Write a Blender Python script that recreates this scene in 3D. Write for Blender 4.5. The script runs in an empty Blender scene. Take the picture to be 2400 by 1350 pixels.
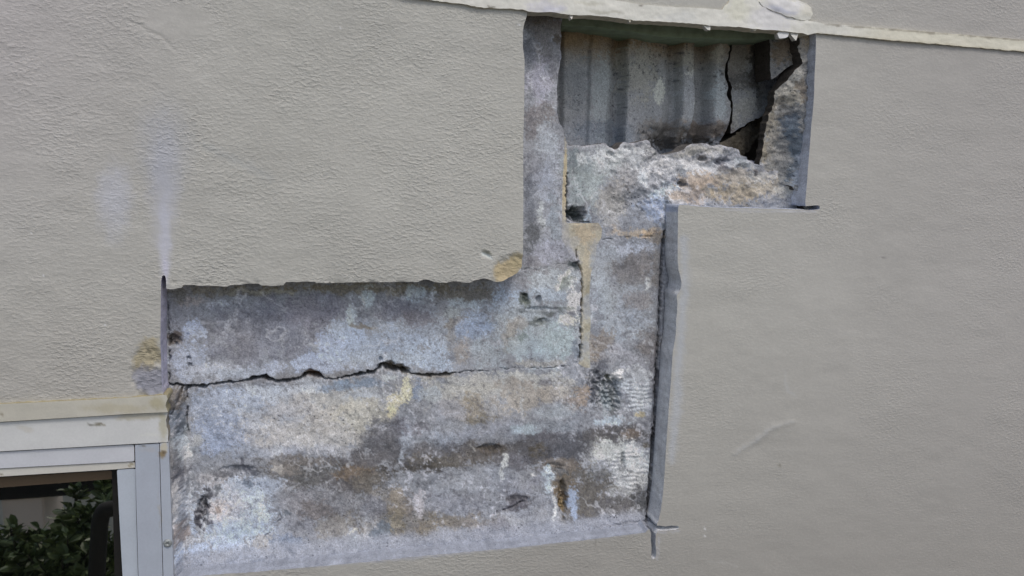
import bpy, math, random
import numpy as np
from mathutils import Matrix, Vector
random.seed(7)
D = bpy.data; S = bpy.context.scene; COL = S.collection

# ------------------------------------------------------------------ camera
# wall lies in the XZ plane, its stucco face at y = 0; the camera stands 1.38 m in front of it
F = 1730.0
CAMZ = 3.9; CAMD = 1.38
h = Vector((6800, -75, F)).normalized()              # world +X seen from the camera (right, down, forward)
v = Vector((-20, 11300, F)); v = (v - h * v.dot(h)).normalized()   # world -Z
n = h.cross(v)                                        # world +Y, into the wall
def cam2world(d):
    return np.array([d.dot(h), d.dot(n), -d.dot(v)])
cd = D.cameras.new('camera'); cam = D.objects.new('camera', cd); COL.objects.link(cam)
cd.sensor_width = 36; cd.lens = 36 * F / 2400; cd.clip_start = 0.02; cd.clip_end = 500
rx = Vector(cam2world(Vector((1, 0, 0)))); up = Vector(cam2world(Vector((0, -1, 0)))); bk = Vector(cam2world(Vector((0, 0, -1))))
M = Matrix((rx, up, bk)).transposed().to_4x4(); M.translation = Vector((0, -CAMD, CAMZ))
cam.matrix_world = M; S.camera = cam

# ------------------------------------------------------------------ sky, sun, exposure
SUN_EL = math.radians(58); SUN_AZ = math.radians(168)    # azimuth from +Y towards +X: high, in front of the wall, a little right
w = D.worlds.new('World'); S.world = w; w.use_nodes = True
nt = w.node_tree; bg = nt.nodes['Background']
sk = nt.nodes.new('ShaderNodeTexSky'); sk.sky_type = 'NISHITA'; sk.sun_disc = False
sk.sun_elevation = SUN_EL; sk.sun_rotation = SUN_AZ; sk.air_density = 1.0; sk.dust_density = 3.5; sk.ozone_density = 1.0
nt.links.new(sk.outputs[0], bg.inputs[0]); bg.inputs[1].default_value = 0.12
sl = D.lights.new('sun', 'SUN'); sl.energy = 0.95; sl.angle = math.radians(15); sl.color = (1.0, 0.955, 0.90)
so = D.objects.new('sun', sl); COL.objects.link(so)
sd = Vector((math.sin(SUN_AZ) * math.cos(SUN_EL), math.cos(SUN_AZ) * math.cos(SUN_EL), math.sin(SUN_EL)))
so.rotation_euler = sd.to_track_quat('Z', 'Y').to_euler(); so.location = (3, -6, 9)
S.view_settings.view_transform = 'Standard'; S.view_settings.look = 'None'
S.view_settings.exposure = 0.0; S.view_settings.gamma = 1

# ------------------------------------------------------------------ helpers
Hn = np.array(h); Vn = np.array(v); Nn = np.array(n)
def W(u, vv, Y=0.0):
    """point of the wall plane at depth Y; u, vv measure the wall in survey units (about 0.8 mm)"""
    u = np.asarray(u, float); vv = np.asarray(vv, float)
    d = np.stack([(u - 1200) / F, (vv - 675) / F, np.ones_like(u + vv)], -1)
    x = d @ Hn; y = d @ Nn; z = -(d @ Vn)
    t = (np.asarray(Y) + CAMD) / y
    return np.stack([x * t, y * t - CAMD, z * t + CAMZ], -1)

def RP(u, vv, Yd, Yb):
    """survey position in the plane Yb of the point that lies at depth Yd straight in front of or behind it"""
    q = W(u, vv, Yd); d = np.array([q[0], Yb + CAMD, q[2] - CAMZ]); c = Hn * d[0] + Nn * d[1] - Vn * d[2]
    return (1200 + F * c[0] / c[2], 675 + F * c[1] / c[2])

def _hash(ix, iy, s):
    a = (ix.astype(np.int64) * 374761393 + iy.astype(np.int64) * 668265263 + s * 974711) & 0x7fffffff
    a = ((a ^ (a >> 13)) * 1274126177) & 0x7fffffff
    a = ((a ^ (a >> 16)) * 69069 + 1) & 0x7fffffff
    return ((a ^ (a >> 11)) & 0xffffff) / float(0xffffff)
def vnoise(x, y, s=0):
    ix = np.floor(x); iy = np.floor(y); fx = x - ix; fy = y - iy
    fx = fx * fx * (3 - 2 * fx); fy = fy * fy * (3 - 2 * fy)
    a = _hash(ix, iy, s); b = _hash(ix + 1, iy, s); c = _hash(ix, iy + 1, s); d = _hash(ix + 1, iy + 1, s)
    return (a * (1 - fx) + b * fx) * (1 - fy) + (c * (1 - fx) + d * fx) * fy
def fbm(x, y, sc, o=4, s=0, ax=1.0):
    """-1..1, feature size sc, stretched ax times along x; turned a little each octave"""
    r = 0; amp = 1; tot = 0; ca, sa = math.cos(.5), math.sin(.5); X = x / (sc * ax); Yy = y / sc
    for k in range(o):
        r = r + amp * (vnoise(X, Yy, s + k * 17) * 2 - 1); tot += amp; amp *= .55
        if ax == 1.0: X, Yy = (X * ca - Yy * sa) * 2.03 + 11.3, (X * sa + Yy * ca) * 2.03 + 5.7
        else: X, Yy = X * 2.03 + 11.3, Yy * 2.03 + 5.7
    return r / tot * 1.5
def sstep(a, b, x):
    t = np.clip((x - a) / (b - a), 0, 1); return t * t * (3 - 2 * t)

KA = 1.55
def C(r, g, b, k=KA):
    c = np.array([r, g, b]) / 255.0
    return np.clip(np.where(c <= .04045, c / 12.92, ((c + .055) / 1.055) ** 2.4) * k, 0, .86)

def seg_dist(x, y, P):
    """distance to polyline, and parameter index"""
    best = np.full(x.shape, 1e9); par = np.zeros(x.shape)
    for i in range(len(P) - 1):
        ax, ay = P[i][:2]; bx, by = P[i + 1][:2]; dx, dy = bx - ax, by - ay
        L = dx * dx + dy * dy + 1e-9
        t = np.clip(((x - ax) * dx + (y - ay) * dy) / L, 0, 1)
        d = np.hypot(x - ax - t * dx, y - ay - t * dy)
        m = d < best; best = np.where(m, d, best); par = np.where(m, i + t, par)
    return best, par
def line_mask(x, y, P, soft=1.3, wob=1.5):
    """P: (u, v, halfwidth) -> 0..1"""
    ws = np.array([p[2] for p in P])
    us = [p[0] for p in P]; vs = [p[1] for p in P]; mg = 45
    m = (x > min(us) - mg) & (x < max(us) + mg) & (y > min(vs) - mg) & (y < max(vs) + mg)
    out = np.zeros(x.shape)
    if not m.any(): return out
    xx = x[m]; yy = y[m]
    xx = xx + wob * fbm(xx, yy, 9, 2, 91); yy = yy + wob * fbm(xx, yy, 9, 2, 92)
    d, p = seg_dist(xx, yy, P)
    wd = np.interp(p, np.arange(len(P)), ws) * (1 + .35 * fbm(xx, yy, 14, 2, 77))
    out[m] = sstep(soft, -soft, d - wd)
    return out
def inpoly(x, y, P):
    c = np.zeros(x.shape, bool); j = len(P) - 1
    for i in range(len(P)):
        xi, yi = P[i][0], P[i][1]; xj, yj = P[j][0], P[j][1]
        if yi != yj: c ^= ((yi > y) != (yj > y)) & (x < (xj - xi) * (y - yi) / (yj - yi) + xi)
        j = i
    return c
def rough(P, amp=1.5, seg=9, closed=False, s=0):
    """break a traced line into short uneven pieces"""
    out = []; r = random.Random(len(P) * 31 + s); Q = list(P) + ([P[0]] if closed else [])
    for a, b in zip(Q[:-1], Q[1:]):
        out.append((a[0], a[1])); L = math.hypot(b[0] - a[0], b[1] - a[1])
        if L > 900: continue
        k = int(L / seg); nx, ny = -(b[1] - a[1]) / (L + 1e-6), (b[0] - a[0]) / (L + 1e-6)
        for i in range(1, k):
            t = i / k; o = r.uniform(-amp, amp); out.append((a[0] + (b[0] - a[0]) * t + nx * o, a[1] + (b[1] - a[1]) * t + ny * o))
    if not closed: out.append((Q[-1][0], Q[-1][1]))
    return out

def CD(r, g, b):
    sat = .72 if r > b else .96
    c = C(r, g, b); l = c @ np.array([.3, .6, .1])
    return np.clip((l + (c - l) * sat) * np.array([.965, 1.0, .985]), 0, .86)

class Paint:
    """weathering and shading map: irregular patches laid over a base tone, edges broken up by noise"""
    def __init__(s, x, y, base, warp=10, con=False):
        s.C = CD if con else C; s.con = con
        s.x0, s.y0 = x, y
        s.x = x + warp * fbm(x, y, 38, 4, 3) ; s.y = y + warp * .8 * fbm(x, y, 38, 4, 8)
        if con: s.x = s.x + 5 * fbm(x, y, 11, 3, 15); s.y = s.y + 5 * fbm(x, y, 11, 3, 16)
        s.n = fbm(x, y, 20, 5, 12); s.f = fbm(x, y, 5, 3, 13)
        s.c = np.empty(x.shape + (3,)); s.c[:] = s.C(*base); s.g = fbm(x, y, 3.4, 2, 14) if con else 0 * x
    def blob(s, cx, cy, rx, ry, col, op=.8, rot=0, soft=.40, br=.36):
        R = max(rx, ry) * 1.9 + 18
        m = (abs(s.x0 - cx) < R) & (abs(s.y0 - cy) < R)
        if not m.any(): return
        x = s.x[m] - cx; y = s.y[m] - cy; a = math.radians(rot); ca, sa = math.cos(a), math.sin(a)
        d = np.hypot((x * ca + y * sa) / rx, (-x * sa + y * ca) / ry) + br * s.n[m] + br * .6 * s.f[m] + (.34 * s.g[m] if s.con else 0)
        if s.con: soft = soft * .62; d = d + .16 * s.n[m]
        k = sstep(1 + soft, 1 - soft, d) * op
        s.c[m] = s.c[m] * (1 - k[:, None]) + s.C(*col) * k[:, None]
    def line(s, P, col, op=.9, soft=1.3, wob=1.5):
        k = (line_mask(s.x0, s.y0, P, soft, wob) * op)[..., None]
        s.c = s.c * (1 - k) + C(*col) * k
    def tone(s, mask, col):
        k = mask[..., None]; s.c = s.c * (1 - k) + C(*col) * k

def link(o, parent=None):
    COL.objects.link(o)
    if parent is not None: o.parent = parent
    return o
def tag(o, label=None, cat=None, group=None, kind=None):
    if label: o['label'] = label
    if cat: o['category'] = cat
    if group: o['group'] = group
    if kind: o['kind'] = kind
    return o
def empty(name, label, cat, loc=(0, 0, 0), group=None):
    o = D.objects.new(name, None); o.location = loc; o.empty_display_size = .1
    link(o); tag(o, label, cat, group); bpy.context.view_layer.update()
    return o
def add(name, me, parent=None):
    o = D.objects.new(name, me); link(o)
    if parent is not None:
        o.parent = parent; o.matrix_parent_inverse = Matrix.Translation(-Vector(parent.location))
    return o
def mesh_np(name, V, Fq, mats, cols=None, rgh=None, midx=None, smooth=None):
    me = D.meshes.new(name)
    V = np.asarray(V, np.float32); Fq = np.asarray(Fq, np.int32)
    me.vertices.add(len(V)); me.vertices.foreach_set('co', V.ravel())
    me.loops.add(Fq.size); me.loops.foreach_set('vertex_index', Fq.ravel())
    me.polygons.add(len(Fq)); me.polygons.foreach_set('loop_start', np.arange(0, Fq.size, 4, dtype=np.int32))
    me.polygons.foreach_set('loop_total', np.full(len(Fq), 4, np.int32))
    for m in mats: me.materials.append(m)
    if midx is not None: me.polygons.foreach_set('material_index', midx.astype(np.int32))
    me.update(calc_edges=True)
    if smooth is not None: me.polygons.foreach_set('use_smooth', smooth)
    if cols is not None:
        a = me.color_attributes.new('tone', 'FLOAT_COLOR', 'POINT')
        cc = np.ones((len(V), 4), np.float32); cc[:, :3] = cols
        if rgh is not None: cc[:, 3] = rgh
        a.data.foreach_set('color', cc.ravel())
    return me

def sheet(name, poly, Y0, step, hfun, cfun, mats, parent, back, edge_col=(120, 121, 125), edge_fun=None, rfun=None):
    """solid slab: a finely divided front following poly, with real side faces going back to depth `back`"""
    P = np.array([(p[0], p[1]) for p in poly], float)
    u0, v0 = P.min(0); u1, v1 = P.max(0)
    nu = int((u1 - u0) / step) + 3; nv = int((v1 - v0) / step) + 3
    U, Vv = np.meshgrid(u0 - step * .5 + np.arange(nu) * step, v0 - step * .5 + np.arange(nv) * step)
    cin = inpoly((U[:-1, :-1] + U[1:, 1:]) / 2, (Vv[:-1, :-1] + Vv[1:, 1:]) / 2, poly)
    pad = np.zeros((nv + 1, nu + 1), bool); pad[1:-1, 1:-1] = cin
    a, b, c, d = pad[:-1, :-1], pad[:-1, 1:], pad[1:, :-1], pad[1:, 1:]
    used = a | b | c | d; bnd = used & ~(a & b & c & d)
    bi = np.argwhere(bnd); bx = U[bnd]; by = Vv[bnd]
    best = np.full(bx.shape, 1e9); nx_, ny_ = bx.copy(), by.copy()
    for i in range(len(P)):
        ax, ay = P[i]; cx, cy = P[(i + 1) % len(P)]; dx, dy = cx - ax, cy - ay
        t = np.clip(((bx - ax) * dx + (by - ay) * dy) / (dx * dx + dy * dy + 1e-9), 0, 1)
        qx, qy = ax + t * dx, ay + t * dy; dd = np.hypot(bx - qx, by - qy)
        m = dd < best; best = np.where(m, dd, best); nx_ = np.where(m, qx, nx_); ny_ = np.where(m, qy, ny_)
    U = U.copy(); Vv = Vv.copy()
    ok = best < step * 1.3
    bx = np.where(ok, nx_, bx); by = np.where(ok, ny_, by); U[bnd] = bx; Vv[bnd] = by
    idx = -np.ones(U.shape, int); idx[used] = np.arange(used.sum())
    uu, vv_ = U[used], Vv[used]
    pos = W(uu, vv_, Y0)
    hh = hfun(uu, vv_) if hfun else 0
    pos[:, 1] += hh
    cols = cfun(uu, vv_); rg = rfun(uu, vv_) if rfun else np.ones(len(uu))
    cy_, cx_ = np.nonzero(cin)
    Fq = np.stack([idx[cy_, cx_], idx[cy_ + 1, cx_], idx[cy_ + 1, cx_ + 1], idx[cy_, cx_ + 1]], 1)
    # sides
    E = []
    p = pad
    for (dy, dx, e0, e1) in ((0, -1, (0, 0), (1, 0)), (0, 1, (1, 1), (0, 1)), (-1, 0, (0, 1), (0, 0)), (1, 0, (1, 0), (1, 1))):
        nb = p[1 + dy:nv + dy, 1 + dx:nu + dx]
        yy, xx = np.nonzero(cin & ~nb)
        E.append(np.stack([idx[yy + e0[0], xx + e0[1]], idx[yy + e1[0], xx + e1[1]]], 1))
    E = np.concatenate(E)
    nb_ = len(pos); ids, inv = np.unique(E.ravel(), return_inverse=True); inv = inv.reshape(E.shape)
    K = 5; ring = []
    tb = fbm(uu[ids], vv_[ids], 7, 3, 55)
    e_c = C(*edge_col) * (1 + .13 * fbm(uu[ids], vv_[ids], 10, 3, 56))[:, None]
    if edge_fun is not None: e_c = edge_fun(uu[ids], vv_[ids], e_c)
    e_0 = e_c
    allv = [pos]; allc = [cols]; allr = [rg]
    for k in range(K + 1):
        q = pos[ids].copy(); t = k / K
        q[:, 1] = pos[ids, 1] * (1 - t) + back * t
        if 0 < k < K: 
            j = .0013 * fbm(uu[ids] + k * 31, vv_[ids] - k * 17, 9, 2, 57 + k); q[:, 0] += j; q[:, 2] += j
        e_c = e_0 * (1 + .16 * fbm(uu[ids] + k * 9, vv_[ids] + k * 23, 12, 3, 58) + .05 * math.sin(k * 2.1))[:, None]
        allv.append(q); allc.append(e_c); allr.append(np.full(len(ids), .4))
        ring.append(nb_ + k * len(ids))
    FS = []
    for k in range(K):
        FS.append(np.stack([ring[k] + inv[:, 1], ring[k] + inv[:, 0], ring[k + 1] + inv[:, 0], ring[k + 1] + inv[:, 1]], 1))
    FS = np.concatenate(FS)
    mi = np.concatenate([np.zeros(len(Fq)), np.full(len(FS), 1 if len(mats) > 1 else 0)])
    me = mesh_np(name, np.concatenate(allv), np.concatenate([Fq, FS]), mats, np.concatenate(allc), np.concatenate(allr), mi, np.ones(len(Fq) + len(FS), bool))
    return add(name, me, parent)

# ------------------------------------------------------------------ materials
def newmat(name):
    m = D.materials.new(name); m.use_nodes = True; t = m.node_tree
    return m, t, t.nodes['Principled BSDF']
def N(t, kind, **kw):
    nd = t.nodes.new(kind)
    for k, val in kw.items():
        if k.startswith('i_'):
            key = k[2:]; nd.inputs[int(key) if key.isdigit() else key].default_value = val
        else: setattr(nd, k, val)
    return nd
def noise(t, vec, scale, detail=3, rough_=.6):
    nd = N(t, 'ShaderNodeTexNoise'); nd.inputs['Scale'].default_value = scale; nd.inputs['Detail'].default_value = detail
    nd.inputs['Roughness'].default_value = rough_; t.links.new(vec, nd.inputs['Vector']); return nd.outputs['Fac']
def mapping(t, scale=(1, 1, 1), rot=(0, 0, 0)):
    tc = N(t, 'ShaderNodeTexCoord'); g = N(t, 'ShaderNodeNewGeometry'); mp = N(t, 'ShaderNodeMapping')
    mp.inputs['Scale'].default_value = scale; mp.inputs['Rotation'].default_value = rot
    t.links.new(g.outputs['Position'], mp.inputs['Vector']); return mp.outputs[0]
def rng(t, src, a, b, lo, hi):
    m = N(t, 'ShaderNodeMapRange'); m.inputs[1].default_value = a; m.inputs[2].default_value = b
    m.inputs[3].default_value = lo; m.inputs[4].default_value = hi; t.links.new(src, m.inputs[0]); return m.outputs[0]
def mathn(t, op, a, b):
    m = N(t, 'ShaderNodeMath', operation=op)
    for i, q in enumerate((a, b)):
        if isinstance(q, (int, float)): m.inputs[i].default_value = q
        else: t.links.new(q, m.inputs[i])
    return m.outputs[0]
def mulcol(t, col, fac):
    m = N(t, 'ShaderNodeVectorMath', operation='SCALE'); t.links.new(col, m.inputs[0]); t.links.new(fac, m.inputs['Scale']); return m.outputs[0]
def bump(t, hgt, strength, dist):
    b = N(t, 'ShaderNodeBump'); b.inputs['Distance'].default_value = dist
    if isinstance(strength, (int, float)): b.inputs['Strength'].default_value = strength
    else: t.links.new(strength, b.inputs['Strength'])
    t.links.new(hgt, b.inputs['Height']); return b.outputs[0]

def mat_stucco():
    m, t, p = newmat('painted_stucco'); a = N(t, 'ShaderNodeVertexColor', layer_name='tone')
    v1 = mapping(t, (1, 1, 1.75), (0, math.radians(-9), 0)); v0 = mapping(t)
    n1 = noise(t, v1, 112, 2.5, .55); n2 = noise(t, v1, 170, 2, .5); n3 = noise(t, v0, 9, 3, .6); n4 = noise(t, v0, 700, 2, .7)
    hgt = mathn(t, 'ADD', mathn(t, 'MULTIPLY', rng(t, n1, .44, .72, 0, 1), 1.0), mathn(t, 'MULTIPLY', n2, .45))
    hgt = mathn(t, 'ADD', hgt, mathn(t, 'MULTIPLY', n4, .22))
    st = mathn(t, 'MULTIPLY', a.outputs['Alpha'], rng(t, n3, .3, .7, .45, 1.1))
    t.links.new(bump(t, hgt, st, .0015), p.inputs['Normal'])
    f = mathn(t, 'MULTIPLY', rng(t, n1, .3, .7, .955, 1.03), rng(t, n4, .3, .7, .93, 1.07))
    t.links.new(mulcol(t, a.outputs['Color'], f), p.inputs['Base Color'])
    p.inputs['Roughness'].default_value = .82; p.inputs['Specular IOR Level'].default_value = .3
    return m
def mat_concrete(name, grain=1.0, pits=1.0, bs=.6):
    m, t, p = newmat(name); a = N(t, 'ShaderNodeVertexColor', layer_name='tone')
    v0 = mapping(t)
    g1 = noise(t, v0, 430, 2.5, .75); g2 = noise(t, v0, 190, 3, .65); g3 = noise(t, v0, 28, 4, .6)
    vo = N(t, 'ShaderNodeTexVoronoi', feature='F1'); vo.inputs['Scale'].default_value = 150; t.links.new(v0, vo.inputs['Vector'])
    gate = rng(t, noise(t, v0, 17, 3, .6), .43, .58, 0, 1)
    pm = mathn(t, 'MULTIPLY', rng(t, vo.outputs['Distance'], .12, .30, 1, 0), gate)         # small air holes in the cast face
    pm = mathn(t, 'MULTIPLY', pm, rng(t, vo.outputs['Color'], .45, .6, 0, pits))
    f = mathn(t, 'MULTIPLY', rng(t, g1, .34, .66, 1 - .27 * grain, 1 + .30 * grain), rng(t, g2, .36, .64, 1 - .12 * grain, 1 + .11 * grain))
    f = mathn(t, 'MULTIPLY', f, rng(t, g3, .3, .7, .9, 1.1))
    f = mathn(t, 'MULTIPLY', f, rng(t, pm, 0, 1, 1, .42))
    t.links.new(mulcol(t, a.outputs['Color'], f), p.inputs['Base Color'])
    hgt = mathn(t, 'ADD', mathn(t, 'MULTIPLY', g1, .35), mathn(t, 'MULTIPLY', g2, .5)); hgt = mathn(t, 'SUBTRACT', hgt, mathn(t, 'MULTIPLY', pm, .9))
    t.links.new(bump(t, hgt, bs, .0022), p.inputs['Normal'])
    p.inputs['Roughness'].default_value = .93; p.inputs['Specular IOR Level'].default_value = .2
    return m
def mat_paint(name, grime=.12, rgh=.45, bs=.25):
    m, t, p = newmat(name); a = N(t, 'ShaderNodeVertexColor', layer_name='tone'); v0 = mapping(t)
    g = noise(t, v0, 22, 4, .6); g2 = noise(t, v0, 260, 2, .6)
    f = mathn(t, 'MULTIPLY', rng(t, g, .3, .7, 1 - grime, 1 + grime * .4), rng(t, g2, .3, .7, .97, 1.03))
    t.links.new(mulcol(t, a.outputs['Color'], f), p.inputs['Base Color'])
    t.links.new(bump(t, mathn(t, 'ADD', g, mathn(t, 'MULTIPLY', g2, .3)), bs, .002), p.inputs['Normal'])
    p.inputs['Roughness'].default_value = rgh
    return m
def mat_flat(name, col, rgh=.8, var=.15, sc=40, metal=0):
    m, t, p = newmat(name); v0 = mapping(t)
    g = noise(t, v0, sc, 4, .6); rgb = N(t, 'ShaderNodeRGB'); rgb.outputs[0].default_value = (*col, 1)
    t.links.new(mulcol(t, rgb.outputs[0], rng(t, g, .3, .7, 1 - var, 1 + var)), p.inputs['Base Color'])
    t.links.new(bump(t, g, .4, .004), p.inputs['Normal'])
    p.inputs['Roughness'].default_value = rgh; p.inputs['Metallic'].default_value = metal
    return m
M_ST = mat_stucco()
M_CO = mat_concrete('weathered_concrete', 1.0, 1.0)
M_CUT = mat_concrete('sawn_cement', .7, .6, .7)
M_MO = mat_concrete('mortar', .5, .5, .8)
M_TR = mat_paint('cream_sealant', .08, .5, .35)
M_FR = mat_paint('white_frame_paint', .05, .38, .1)

# ------------------------------------------------------------------ stucco
def stucco_cols(x, y):
    p = Paint(x, y, (160, 160, 154), 8)
    big = fbm(x, y, 420, 3, 40)
    p.c *= (1 + .04 * big + .025 * fbm(x, y, 120, 4, 41) + .018 * fbm(x, y * .25, 30, 3, 42))[:, None]
    k = sstep(700, -200, x) * sstep(900, -100, y) * .75; p.tone(k, (160, 156, 157))  # these broad tones paint the wall's uneven shading and colour cast
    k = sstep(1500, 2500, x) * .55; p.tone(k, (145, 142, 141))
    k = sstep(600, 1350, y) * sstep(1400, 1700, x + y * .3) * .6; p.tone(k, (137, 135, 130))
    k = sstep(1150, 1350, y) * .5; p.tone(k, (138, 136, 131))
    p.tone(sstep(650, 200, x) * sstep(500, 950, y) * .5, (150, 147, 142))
    b = p.blob
    # white overspray left of the slot
    b(268, 470, 38, 75, (168, 171, 180), .6, 0, .7, .22)
    b(385, 560, 13, 90, (174, 176, 186), .75, 0, .7, .22); b(382, 440, 30, 110, (164, 167, 177), .55, 0, .8, .22)
    b(384, 350, 50, 90, (152, 156, 166), .4, 0, .8, .1); b(384, 630, 7, 25, (178, 178, 192), .7, 0, .6, .05)
    # bared base coat by the slot and at the broken corner
    b(345, 838, 30, 42, (150, 142, 118), .85, 15, .25, .35); b(352, 895, 36, 38, (126, 128, 138), .9, -25, .25, .35); b(335, 925, 18, 12, (120, 118, 112), .7)
    b(1192, 638, 34, 26, (160, 148, 120), .95, -35, .22, .3); b(1215, 612, 18, 18, (158, 148, 120), .85, 0, .3, .3)
    # chipped nick, its overhang shadow and lit lower lip painted in
    b(1140, 598, 17, 5, (176, 182, 180), .95, 28, .3, .08); b(1143, 590, 13, 4, (116, 118, 108), .8, 22, .3, .08)
    # dust along the fresh saw cuts
    p.line([(1602, 560, 8), (1606, 640, 9), (1600, 720, 10), (1592, 850, 9), (1586, 960, 10), (1574, 1080, 7)], (162, 168, 176), .55, 10, 3)
    p.line([(1700, 492, 1), (1850, 496, 2), (1915, 495, 1)], (170, 172, 178), .7, 2)
    p.line([(1545, 1246, 2), (1590, 1244, 2)], (160, 162, 168), .7, 2); p.line([(1545, 1260, 2), (1540, 1310, 2)], (160, 162, 168), .6, 2)
    # trowel scars
    p.line([(1720, 1064, 1), (1775, 1030, 4), (1810, 1000, 3), (1860, 988, 1)], (158, 160, 160), .6, 5, 3)
    p.line([(1838, 870, 1), (1845, 915, 3), (1862, 926, 2)], (160, 162, 162), .5, 4, 3)
    p.line([(1655, 1316, 1), (1700, 1318, 2), (1730, 1330, 1)], (156, 156, 152), .6, 3, 2)
    p.line([(480, 340, 3), (560, 380, 10), (640, 420, 4)], (148, 152, 152), .4, 12, 5)
    for (a, c) in ((1656, 1235), (1657, 1251), (1181, 35), (70, 548), (104, 644), (795, 60), (241, 763)): b(a, c, 2.2, 2.2, (195, 196, 198), .9, 0, .4, .05)
    b(1218, 57, 6, 1.8, (185, 188, 190), .8, 10, .4, .05)
    b(2072, 606, 4, 3, (110, 108, 106), .7); b(1822, 1090, 2.5, 4, (115, 112, 100), .7)
    # darker tone under the sealant joint and dust line at the bottom cut
    p.tone(sstep(14, 2, abs(y - (78 + (x - 1912) * .086))) * (x > 1920) * .25, (120, 118, 112))
    p.line([(430, 1349, 3), (700, 1326, 5), (1000, 1303, 4), (1500, 1247, 3)], (156, 160, 172), .5, 4, 2)
    p.line([(1396, 1262, 1), (1398, 1300, .8)], (112, 110, 105), .5, 1.5, 2)
    b(240, 560, 3, 3, (190, 190, 195), .0)
    return p.c
def stucco_h(x, y):
    hgt = .0016 * fbm(x, y, 260, 3, 61) + .0007 * fbm(x, y, 42, 3, 62, 1.8)
    # repaired, flaked and gouged places
    hgt = hgt + .0035 * sstep(1.2, .8, np.hypot((x - 345) / 34, (y - 872) / 62) + .25 * fbm(x, y, 14, 3, 63)) * (1 + .5 * fbm(x, y, 7, 2, 64))
    hgt = hgt + .004 * sstep(1.1, .7, np.hypot((x - 1205) / 42, (y - 630) / 34) + .2 * fbm(x, y, 12, 3, 65)) * (1 + .4 * fbm(x, y, 6, 2, 66))
    hgt = hgt + .0045 * sstep(1, .5, np.hypot(((x - 1140) * .88 + (y - 597) * .47) / 17, (-(x - 1140) * .47 + (y - 597) * .88) / 6))
    hgt = hgt - .0025 * line_mask(x, y, [(1720, 1064, 1), (1775, 1030, 5), (1810, 1000, 4), (1860, 988, 1)], 9)
    hgt = hgt + .0014 * line_mask(x, y, [(300, 52, 1), (330, 60, 3), (345, 72, 2), (378, 85, 2), (410, 118, 1)], 4)
    # crumbled arris where the coat was broken off rather than sawn
    ed = sstep(10, 0, abs(y - 664)) * (x > 390) * (x < 1200)
    return hgt + .003 * ed * np.clip(fbm(x, y, 12, 2, 67), 0, 1)
def stucco_r(x, y):
    r = .66 - .30 * sstep(1200, 1900, x) * sstep(2600, 1900, x) * .6 - .2 * sstep(1300, 1700, x)
    r = r + .28 * fbm(x, y, 160, 3, 70)
    r = r - .8 * sstep(1.3, .6, np.hypot((x - 420) / 80, (y - 50) / 40)) - .5 * sstep(1.2, .4, np.hypot((x - 384) / 30, (y - 500) / 140))
    r = r + .35 * sstep(1.3, .8, np.hypot((x - 345) / 34, (y - 872) / 62))
    return np.clip(r, .12, 1.25)
def cut_edge(x, y, c):
    c = c.copy()
    m = (x < 400) & (y > 640) & (y < 930)                        # dusty lilac face of the left saw cut
    c[m] = C(160, 158, 172) * (1 + .1 * fbm(x[m], y[m], 20, 3, 71))[:, None]
    m = (y > 1230) & (x < 1530)
    c[m] = C(134, 139, 149) * (1 + .1 * fbm(x[m], y[m], 12, 3, 72))[:, None]
    m = (y > 470) & (y < 500) & (x > 1585); c[m] = C(150, 156, 168)
    m = (y > 640) & (y < 690) & (x > 400) & (x < 1225); c[m] = C(130, 118, 95)
    m = (x > 1850) & (y > 75) & (y < 480); c[m] = C(166, 170, 178) * (1 + .15 * fbm(x[m], y[m], 10, 3, 73))[:, None]
    return c

TRIM_MID = lambda u: 10 + (u - 1230) * .082                       # centre line of the sealant band
wall = empty('stucco_wall', 'grey beige textured stucco wall with a stepped section sawn out of it', 'wall', (0, 0, 0))
L, R_, T_, B_ = -300, 2700, -260, 1620
s1 = [(L, T_), (880, T_), (1000, -12), (1236, 8), (1236, 34), (1229, 55), (1226, 72), (1226, 110), (1230, 140), (1229, 240), (1227, 330), (1227, 480), (1226, 600), (1224, 628)]
s1 += rough([(1224, 628), (1212, 642), (1192, 652), (1178, 659), (1160, 661), (1152, 657), (1132, 652), (1112, 657), (1104, 662), (1085, 662), (1070, 659), (1058, 660), (1044, 663), (1018, 661), (1006, 656), (992, 655), (980, 661), (900, 661),
             (800, 663), (741, 664), (739, 661), (670, 661), (664, 669), (640, 670), (612, 669), (606, 664), (540, 668), (536, 671), (430, 668), (427, 674), (400, 678)], .7, 8)
s1 += [(390, 676), (389, 652), (386, 645), (381, 645), (378, 654), (377, 700), (376, 800), (377, 870), (379, 912), (384, 926), (300, 932), (0, 947), (L, 962)]
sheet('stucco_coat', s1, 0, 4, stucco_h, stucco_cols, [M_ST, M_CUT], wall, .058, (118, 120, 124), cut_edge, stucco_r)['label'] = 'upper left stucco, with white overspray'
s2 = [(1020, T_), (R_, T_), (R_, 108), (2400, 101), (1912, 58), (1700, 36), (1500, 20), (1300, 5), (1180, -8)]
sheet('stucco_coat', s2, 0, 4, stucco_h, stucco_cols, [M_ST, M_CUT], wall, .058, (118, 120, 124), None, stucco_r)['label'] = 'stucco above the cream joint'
s3 = [(1912, 66), (1913, 100), (1911, 150), (1907, 230), (1900, 320), (1893, 400), (1887, 478), (1888, 483), (1903, 482), (1916, 481), (1923, 484), (1920, 490), (1902, 493), (1885, 491)]
s3 += [(1800, 489), (1700, 487), (1640, 484), (1604, 480)] + [(1592, 480), (1589, 486), (1588, 560), (1588, 610)]
s3 += rough([(1588, 610), (1590, 632), (1595, 650), (1597, 668), (1594, 682), (1587, 690), (1588, 715), (1585, 760), (1583, 790), (1577, 830)], 1.2, 7)
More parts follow.
